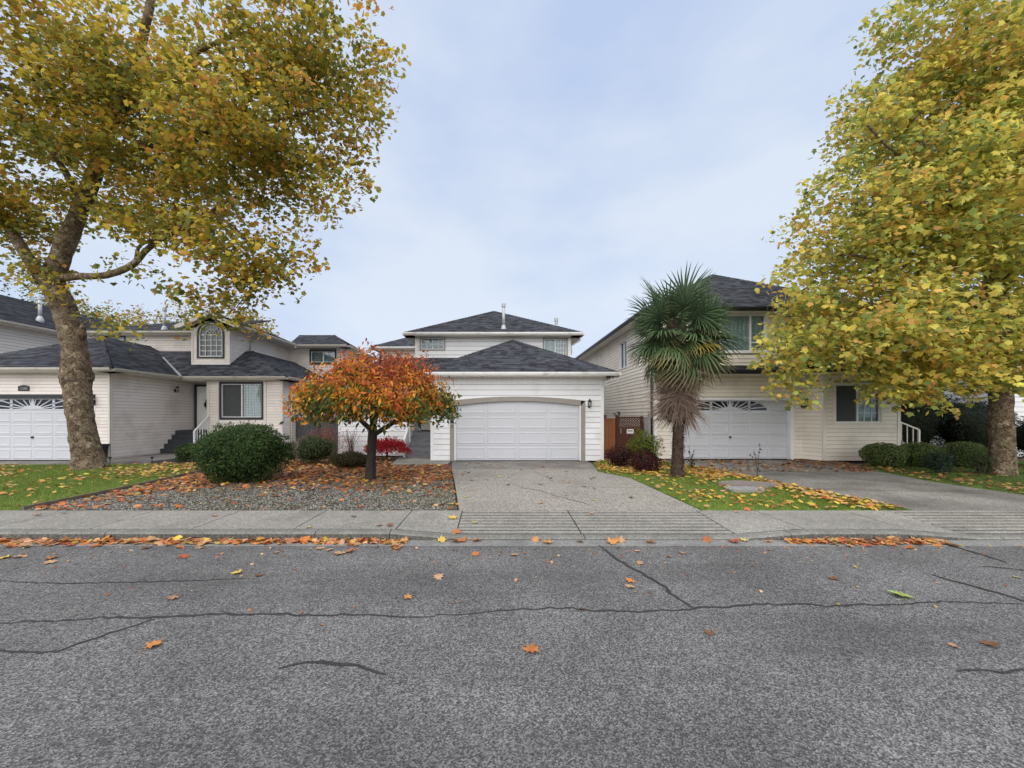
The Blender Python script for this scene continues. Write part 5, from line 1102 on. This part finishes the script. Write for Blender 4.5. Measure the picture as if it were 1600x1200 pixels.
top = 3.35 - 1.30 * rho ** 2.4; bot = 1.14 + .56 * rho; hgt = bot + (top - bot) * r_.uniform(.05, 1, n) ** .6
tg = np.column_stack([sx(587, TY) + R_ * rho * np.cos(a), TY + R_ * .92 * rho * np.sin(a), hgt]); hj = r_.uniform(size=n) < .22; tg[hj, 2] += r_.uniform(.05, .3, hj.sum()); tg[:, :2] += r_.normal(0, .06, (n, 2)); tg = np.vstack([tg, [q(620, 552), q(605, 556), q(665, 560), q(540, 560), q(482, 610), q(475, 600), q(700, 600), q(705, 625)]])
grow(to, limbs, tg, 'bark_dark', 53, .004, .008)
def autumn(pos, col, r):
    h = (pos[:, 2] - 1.25) / 2.1 + .17 * np.sin(pos[:, 0] * 2.3 + 1) + .12 * np.sin(pos[:, 0] * 5 + pos[:, 1] * 3) + r.normal(0, .27, len(pos))
    pal = np.array([(.030, .055, .016), (.055, .085, .018), (.16, .13, .02), (.46, .23, .028), (.44, .14, .026), (.30, .075, .028), (.18, .05, .028)]); e = np.array([.0, .22, .36, .5, .68, .9, 1.15])
    return np.column_stack([np.interp(h, e, pal[:, i]) for i in range(3)]) * 1.65 * (1 + r.normal(0, .2, (len(pos), 1)))
foliage(to, tg, 46, .17, .14, ([(1, 1, 1)], (1,)), 63, LANCE, droop=1.5, flat=.8, colfn=autumn, aspect=1.25)

# weeping red maple by the entry
bx, TY = sx(604, 14.5), 14.5
tm = thing('red_maple', 'low weeping red leaved maple in front of the white entry wall', 'tree', (bx, TY, 0))
n = 130; r_ = np.random.default_rng(48); a = r_.uniform(0, 6.283, n); rho = np.sqrt(r_.uniform(0, 1, n)); tg = np.column_stack([bx + .86 * rho * np.cos(a), TY + .62 * rho * np.sin(a), .36 + (.50 * (1 - rho ** 2.6)) * r_.uniform(.4, 1, n) + .02])
grow(tm, [('trunk', [(bx, TY, -.04), (bx + .02, TY, .2), (bx, TY, .42), (bx, TY, .6)], [.05, .04, .035, .02], .05, 8)], tg, 'bark_dark', 54, .003, .006)
foliage(tm, tg, 44, .085, .09, ([(.42, .02, .03), (.30, .012, .02), (.5, .05, .04)], (3, 2, 1)), 64, LANCE, droop=1.2, flat=.7)

# far trees behind the houses
def far_tree(x, y, h, r0, cols, wts, seed, lab):
    t = thing('background_tree', lab, 'tree', (x, y, 0), 'trees behind the houses'); rr = np.random.default_rng(seed)
    tg = crown_targets([((x, y, h - r0 * .8), (r0, r0, r0 * .8)), ((x + r0 * .5, y, h - r0 * 1.3), (r0 * .8, r0 * .8, r0 * .7)), ((x - r0 * .5, y, h - r0 * 1.4), (r0 * .8, r0 * .8, r0 * .7))], 150, rr)
    grow(t, [('trunk', [(x, y, -.2), (x, y, h * .4), (x, y, h * .75)], [.3, .22, .1], .05, 10)], tg, 'bark_dark', seed); foliage(t, tg, 42, .42, .26, (cols, wts), seed, OVAL, flat=.8)
FT = ([(.14, .17, .03), (.30, .24, .03), (.09, .12, .03)], (2, 1, 2)); FY = ([(.36, .27, .035), (.24, .22, .035), (.40, .24, .03)], (2, 2, 1))
far_tree(-41, 33, 14.3, 4.2, *FT, 71, 'green tree rising behind the grey house roof'); far_tree(-35.5, 34, 12.2, 3.0, *FY, 72, 'yellowing tree behind the trunk of the leaning tree')
far_tree(-28.6, 33, 12.0, 3.4, *FY, 73, 'yellow tree behind the flue of the pinkish house'); far_tree(-23.6, 34, 12.2, 2.8, *FY, 74, 'yellow green tree behind the arched gable')

# ------------------------------------------------------------------ palm
px0, TY = sx(1058, 10.35), 10.35
pa = thing('palm_tree', 'windmill palm with green fan fronds and a shaggy skirt of dead ones', 'tree', (px0, TY, 0))
tz = 4.35; zs_ = np.linspace(-.05, tz, 40); rad = .138 + .05 * np.exp(-zs_ / .25) + .12 * np.clip((zs_ - 2.9) / 1.0, 0, 1)
part('trunk', MB().tube([(px0 + .03 * math.sin(z), TY, z) for z in zs_], list(rad), 18, lump=bumps(9, .08)), 'palm_fibre', pa, True)
n = 2600; r_ = np.random.default_rng(81); zz = r_.uniform(.0, 3.0, n); th = r_.uniform(0, 6.283, n); rr = np.interp(zz, zs_, rad)
pos = np.column_stack([px0 + .03 * np.sin(zz) + rr * np.cos(th) * .97, TY + rr * np.sin(th) * .97, zz]); nm = np.column_stack([np.cos(th), np.sin(th), r_.normal(0, .3, n)]) + r_.normal(0, .5, (n, 3)); al = np.column_stack([np.cos(th) * .35, np.sin(th) * .35, -np.ones(n)]) + r_.normal(0, .55, (n, 3))
fb = link('fibre', cloud_mesh('fibre', LANCE, pos, orient(nm, r_, al), r_.uniform(.04, .11, n), palette([(.055, .036, .025), (.10, .072, .05), (.025, .017, .012)], (3, 1.3, 2), n, r_), 'litter', .8), pa); fb['kind'] = 'stuff'
def frond(seed, droop, col, tipcol, dead=False, blade=.74, stalk=.58):
    """fan leaf: x forward along the stalk; segments radiate from the hub"""
    r = random.Random(seed); vs_, fs, cs = [], [], []
    k = 27 if not dead else 46; spread = math.radians(118 if not dead else 62)
    def put(p, c): vs_.append(p); cs.append(c)
    for s_ in range(4):                                        # stalk
        t = s_ / 3; 
        for dy, dz in ((-.012, 0), (.012, 0), (0, .012)): put((stalk * t, dy, dz - .10 * droop * t * t), (col[0] * 1.3, col[1] * 1.15, col[2]))
    for s_ in range(3):
        for j in range(3): a, b = s_ * 3 + j, s_ * 3 + (j + 1) % 3; fs.append((a, b, b + 3, a + 3))
    hz_ = -.10 * droop
    for i in range(k):
        a = -spread + 2 * spread * i / (k - 1) + r.gauss(0, .02); Lg = blade * (1 - .28 * (abs(a) / spread) ** 2) * r.uniform(.9 if not dead else .45, 1.06 if not dead else 1.25); ca, sa = math.cos(a), math.sin(a); wd = .021 if not dead else .009; a += r.gauss(0, .2) if dead else 0; ca, sa = math.cos(a), math.sin(a)
        dz = lambda t: hz_ + .05 * math.sin(a * 1.0) * 0 + .10 * t * (1 - droop) - droop * (.55 if not dead else .35) * max(0, t - .35) ** 1.6 * Lg * 1.8 + (.012 if i % 2 else -.012) * min(1, t * 3)
        cup = -.16 * abs(sa) * (.6 + droop)
        b = len(vs_); j_ = r.uniform(.75, 1.25)
        for t, wf in ((.03, .3), (.30, 1.0), (.58, .85), (.82, .45), (1.0, .05)):
            x, y = stalk + ca * Lg * t * (1 - .18 * droop * t), sa * Lg * t * (1 - .22 * droop * t); z = dz(t) + cup * t * Lg + (r.gauss(0, .07 if dead else .02) * t if dead or t > .8 else 0)
            c = tuple((col[m_] * (1 - max(0, t - .7) / .3) + tipcol[m_] * max(0, t - .7) / .3) * j_ for m_ in range(3))
            put((x - sa * wd * wf, y + ca * wd * wf, z), c); put((x, y, z - .010 * wf), c); put((x + sa * wd * wf, y - ca * wd * wf, z), c)
        for t in range(4):
            q_ = b + 3 * t; fs += [(q_, q_ + 1, q_ + 4, q_ + 3), (q_ + 1, q_ + 2, q_ + 5, q_ + 4)]
    me = bpy.data.meshes.new('frond'); me.from_pydata(vs_, [], fs); at = me.color_attributes.new('Col', 'FLOAT_COLOR', 'POINT')
    at.data.foreach_set('color', np.array([(*c, 1) for c in cs]).ravel()); me.materials.append(MATS['palm_leaf' if not dead else 'litter']); return me
green = [frond(i, d, c, tc_) for i, (d, c, tc_) in enumerate([(.15, (.095, .145, .080), (.15, .19, .11)), (.35, (.085, .135, .070), (.14, .19, .10)), (.6, (.08, .14, .06), (.16, .17, .08)), (.9, (.08, .12, .045), (.28, .22, .10)), (1.1, (.07, .10, .04), (.34, .25, .13))])]
yel = frond(11, .55, (.42, .33, .05), (.40, .26, .08)); tan = [frond(20 + i, 1.2, (.25, .18, .14), (.33, .26, .21), True, .75, .5) for i in range(3)]
def put_frond(me, az, el, z, s, roll=0, label=None):
    o = link('frond', me, pa); R_ = Matrix.Rotation(az, 4, 'Z') @ Matrix.Rotation(-el, 4, 'Y') @ Matrix.Rotation(roll, 4, 'X')
    p = V((px0 + .09 * math.cos(az), TY + .09 * math.sin(az), z)); M4 = Matrix.Translation(p - V(pa.location)) @ R_ @ Matrix.Scale(s, 4); o.matrix_local = M4
    if label: o['label'] = label
rr = random.Random(17); GA = 2.39996
for i in range(42):
    t = i / 41; el = math.radians(74 - 122 * t ** .72) + rr.gauss(0, .14); gi = min(4, int(t * 4.6)); put_frond(green[gi], i * GA + rr.gauss(0, .2), el, 4.30 - .62 * t + rr.gauss(0, .06), rr.uniform(1.0, 1.3), rr.gauss(0, .6))
for i in range(11): put_frond(green[1 + i % 3], math.radians(-170 + 160 * i / 10) + rr.gauss(0, .1), math.radians(rr.uniform(-18, 42)), 4.0 + rr.uniform(-.2, .15), rr.uniform(.9, 1.1), rr.gauss(0, .8))
for i in range(24): put_frond(green[2 + i % 3], i * GA * 1.7 + rr.gauss(0, .1), math.radians(rr.uniform(-42, 2)), rr.uniform(3.72, 4.12), rr.uniform(.62, .85), rr.gauss(0, .7))
for i in range(14): put_frond(green[1 + i % 2], math.radians(15 + 150 * i / 13) + rr.gauss(0, .1), math.radians(rr.uniform(2, 40)), rr.uniform(3.85, 4.1), rr.uniform(.8, 1.05), rr.gauss(0, 1.0))
put_frond(yel, math.radians(-62), math.radians(-8), 3.72, 1.0, .2, 'yellowed frond'); put_frond(yel, math.radians(-140), math.radians(-32), 3.68, .85, .4, 'yellowed frond')
for i in range(58): put_frond(rr.choice(tan), i * GA + rr.gauss(0, .2), math.radians(rr.uniform(-87, -60)), rr.uniform(2.5, 3.7), rr.uniform(1.0, 1.4), rr.gauss(0, .7), 'dead tan frond' if i == 0 else None)
for i, az in enumerate((-25, -10, -40, 5)): put_frond(tan[i % 3], math.radians(az), math.radians(-30 - 7 * i), 3.5, 1.05, rr.gauss(0, .4))

# ================================================================== FALLEN LEAVES
LV = []
def fallen(seed, col):
    r = random.Random(seed); m = MB(); k = r.uniform(.1, .35); tw = r.uniform(-.5, .5)
    out = [(0, -.45), (.05, -.38), (.38, -.42), (.30, -.22), (.62, -.05), (.36, .05), (.42, .30), (.20, .24), (.10, .42), (0, .60), (-.10, .42), (-.22, .24), (-.44, .30), (-.36, .05), (-.62, -.08), (-.30, -.22), (-.36, -.44), (-.05, -.38)]
    f = lambda x, y: .10 + k * (x * x * r_s + y * y * .6) + tw * x * y * .35 + .03 * math.sin(9 * x + seed)
    r_s = r.uniform(.5, 1.3); n = len(out)
    P = [(x * r.uniform(.9, 1.1), y * r.uniform(.9, 1.1)) for x, y in out]; I = [(x * .5, y * .5) for x, y in P]
    m.v = [(0, 0, f(0, 0) - .05)] + [(x, y, f(x, y) - .02) for x, y in I] + [(x, y, f(x, y) + r.uniform(-.06, .08)) for x, y in P]
    m.f = [(0, 1 + i, 1 + (i + 1) % n) for i in range(n)] + [(1 + i, 1 + n + i, 1 + n + (i + 1) % n, 1 + (i + 1) % n) for i in range(n)]
    lo = min(v[2] for v in m.v); m.v = [(x, y, z - lo) for x, y, z in m.v]
    m.v += [(0, -.45, .05 - lo * 0), (.02, -.45, .05), (.03, -.85, .03), (.0, -.85, .03)]; b = len(m.v) - 4; m.f.append((b, b + 1, b + 2, b + 3))
    me = m.mesh('fallen_leaf', 'litter'); at = me.color_attributes.new('Col', 'FLOAT_COLOR', 'POINT')
    at.data.foreach_set('color', np.array([(*[c * r.uniform(.85, 1.12) for c in col], 1) for _ in m.v]).ravel()); return me
LCOL = {'orange': [(.52, .22, .07), (.46, .17, .055), (.55, .28, .10)], 'tan': [(.48, .30, .18), (.40, .24, .14)], 'yellow': [(.60, .44, .10), (.55, .45, .18)], 'brown': [(.20, .095, .05), (.26, .12, .06)], 'red': [(.42, .11, .05)], 'green': [(.32, .40, .12)]}
LM = {k: [fallen(i * 7 + j + len(k), c) for i, c in enumerate(v) for j in range(2)] for k, v in LCOL.items()}
rl = random.Random(99)
def drop(kind, x, y, z, s, place, tilt=.12):
    o = link('fallen_leaf', rl.choice(LM[kind])); o.location = (x, y, z); o.scale = (s, s, s); o.rotation_euler = (rl.gauss(0, tilt), rl.gauss(0, tilt), rl.uniform(0, 6.28))
    tag(o, f'{kind} fallen leaf lying {place}', 'leaf', f'{kind} fallen leaves {place}')
for px, py, kind, s in [(830, 1016, 'orange', .135), (985, 909, 'orange', .11), (984, 918, 'tan', .10), (638, 935, 'orange', .10), (270, 936, 'tan', .10), (240, 1009, 'orange', .12), (370, 896, 'yellow', .11), (405, 900, 'brown', .08), (685, 903, 'tan', .11), (1408, 932, 'green', .17), (1303, 905, 'brown', .10), (1108, 990, 'brown', .07), (1548, 1009, 'brown', .10), (1490, 1011, 'tan', .06), (80, 873, 'orange', .13), (78, 880, 'tan', .12), (287, 871, 'red', .12), (30, 871, 'tan', .14), (8, 872, 'yellow', .13), (545, 863, 'orange', .17), (530, 866, 'tan', .14), (500, 858, 'tan', .10), (515, 860, 'tan', .10), (432, 864, 'tan', .08), (743, 867, 'orange', .11), (803, 868, 'tan', .10), (620, 857, 'orange', .14), (996, 862, 'tan', .08), (1000, 881, 'tan', .09), (1067, 865, 'tan', .10), (1046, 871, 'tan', .07), (1385, 844, 'orange', .15), (1200, 847, 'orange', .12), (1450, 850, 'tan', .12), (1590, 903, 'yellow', .06)]:
    Y = gy(py, RZ); drop(kind, sx(px, Y), Y, RZ + .006, s, 'on the asphalt')
for px, py, kind, s in [(335, 807, 'tan', .09), (553, 808, 'brown', .1), (483, 825, 'yellow', .09), (593, 822, 'tan', .1), (610, 822, 'brown', .1), (707, 808, 'yellow', .16), (713, 825, 'orange', .14), (742, 813, 'yellow', .09), (505, 794, 'tan', .10), (715, 789, 'orange', .10), (1370, 795, 'orange', .16), (845, 787, 'orange', .1), (925, 802, 'tan', .08), (58, 806, 'tan', .10), (1150, 800, 'tan', .07), (100, 803, 'yellow', .08)]:
    Y = gy(py); drop(kind, sx(px, Y), Y, ztop(sx(px, Y)) * max(0, (SY1 - Y) / 1.11) + .012, s, 'on the pavement')
for i in range(46):
    X, Y = rl.uniform(-1.0, 3.4), 6.9 + 6.8 * rl.random() ** .55
    if X > -.6 - .153 * (Y - 6.8): drop(rl.choice(('orange', 'tan', 'brown', 'brown', 'yellow')), X, Y, .016, rl.uniform(.07, .13), 'on the white house driveway')
for X0, X1, nn, pl_ in ((-7.6, -1.25, 120, 'in the gutter before the gravel bed'), (4.15, 6.45, 52, 'in the gutter before the palm lawn')):
    for i in range(nn):
        u = rl.random(); x = X0 + (X1 - X0) * u; y = KY0 - .03 - abs(rl.gauss(0, .12)); z = RZ + .010 + max(0, .035 - (KY0 - y) * .2) * rl.random() 
        drop(rl.choice(('orange', 'orange', 'orange', 'tan', 'tan', 'red', 'brown', 'yellow')), x, max(4.98, y), z, rl.uniform(.08, .145), pl_, .22)
for px, kind in ((711, 'brown'), (745, 'orange'), (837, 'orange'), (855, 'orange'), (953, 'orange'), (962, 'orange'), (970, 'tan'), (905, 'tan'), (1014, 'orange'), (1105, 'orange'), (1145, 'red'), (1165, 'yellow'), (690, 'yellow'), (722, 'orange')):
    drop(kind, sx(px, 5.34), 5.32 + rl.uniform(-.05, .05), RZ + .02, rl.uniform(.11, .16), 'along the dropped kerb', .3)
def litter(name, label, poly, n, cols, wts, dens, zoff=.03, size=(.06, .13), seed=1, zs=.012):
    r = np.random.default_rng(seed); P = scatter(poly, n * 4, r); P = P[dens(P) > r.uniform(size=len(P))][:n]; n = len(P)
    pos = np.column_stack([P, zoff + np.abs(r.normal(0, zs, n))]); nm = np.column_stack([r.normal(0, .28, n), r.normal(0, .28, n), np.ones(n)])
    o = link(name, cloud_mesh(name, LEAF5, pos, orient(nm, r), r.uniform(*size, n), palette(cols, wts, n, r), 'litter')); o['kind'] = 'stuff'; o['label'] = label; o['category'] = 'leaves'
OC = [(.48, .18, .055), (.40, .13, .045), (.52, .30, .16), (.22, .10, .05), (.56, .36, .07)]
litter('leaf_litter', 'orange leaf litter strewn over the gravel bed', BED, 5800, OC, (3, 3, 2, 2, 1), lambda P: np.clip(.09 + 1.1 * np.exp(-((P[:, 1] - 11.2) / 2.0) ** 2) * (P[:, 0] > -8.5) + .5 * np.exp(-((P[:, 0] + 8.2) / .8) ** 2) * (P[:, 1] < 10.5) + .25 * vnoise(P, 2, 5) - .10 * (P[:, 1] < 8.3), .03, 1), .012, (.06, .14), 5)
litter('leaf_litter', 'yellow and orange leaves scattered on the left lawn', LAWN_L, 1500, [(.56, .40, .08), (.50, .22, .07), (.50, .32, .16)], (3, 2, 2), lambda P: np.clip(.10 + .35 * vnoise(P, 1.5, 6) + .7 * np.exp(-((P[:, 0] + 10) ** 2 + (P[:, 1] - 11.6) ** 2) / 2.2), .03, 1), .04, (.07, .13), 6)
litter('leaf_litter', 'yellow and orange leaves scattered round the palm', LAWN_P, 2300, [(.58, .42, .07), (.55, .28, .07), (.50, .32, .16), (.42, .14, .05)], (3, 2, 2, 1), lambda P: np.clip(.10 + 1.0 * (P[:, 1] > 10.2 + .55 * np.sin(P[:, 0] * 2)) * (.6 + vnoise(P, 3, 8)) + .6 * (P[:, 0] > 6.5) + .25 * vnoise(P, 2, 7), .05, 1), .035, (.07, .13), 7)
litter('leaf_litter', 'brown and yellow leaves along the shaded right lawn', LAWN_R, 1100, [(.42, .28, .07), (.36, .14, .05), (.30, .18, .10)], (2, 2, 2), lambda P: np.clip(.12 + .9 * np.exp(-((P[:, 0] - 12.1) / .7) ** 2) + .3 * vnoise(P, 2, 9), .03, 1), .035, (.07, .13), 8)
litter('leaf_litter', 'brown leaves blown over the cream house driveway', [(6.6, 11.2), (11.6, 11.2), (12.5, 12.9), (12.5, 14.2), (6.4, 14.2)], 1000, [(.36, .15, .06), (.44, .26, .12), (.20, .10, .05)], (2, 2, 2), lambda P: np.clip(.25 + .5 * vnoise(P, 2, 4) + .4 * (P[:, 0] > 11), .03, 1), .012, (.06, .12), 9)
litter('leaf_scraps', 'tiny crushed leaf scraps scattered on the road near the kerb', [(-8.5, 3.2), (9, 3.2), (9, 5.16), (-8.5, 5.16)], 420, OC, (2, 2, 3, 3, 1), lambda P: np.clip(.04 + np.exp(-(5.16 - P[:, 1]) / .35), 0, 1), RZ + .006, (.012, .045), 14, .003)
litter('leaf_litter', 'packed orange leaves filling the gutter', [(-7.9, 5.26), (-1.3, 5.26), (-1.3, 5.39), (-7.9, 5.39)], 420, OC, (3, 2, 3, 1, 1), lambda P: np.full(len(P), 1.0), RZ + .010, (.08, .14), 10, .010)
litter('leaf_litter', 'packed leaves in the gutter before the palm lawn', [(4.2, 5.26), (6.4, 5.26), (6.4, 5.39), (4.2, 5.39)], 150, OC, (3, 2, 3, 1, 1), lambda P: np.full(len(P), 1.0), RZ + .010, (.08, .14), 11, .010)
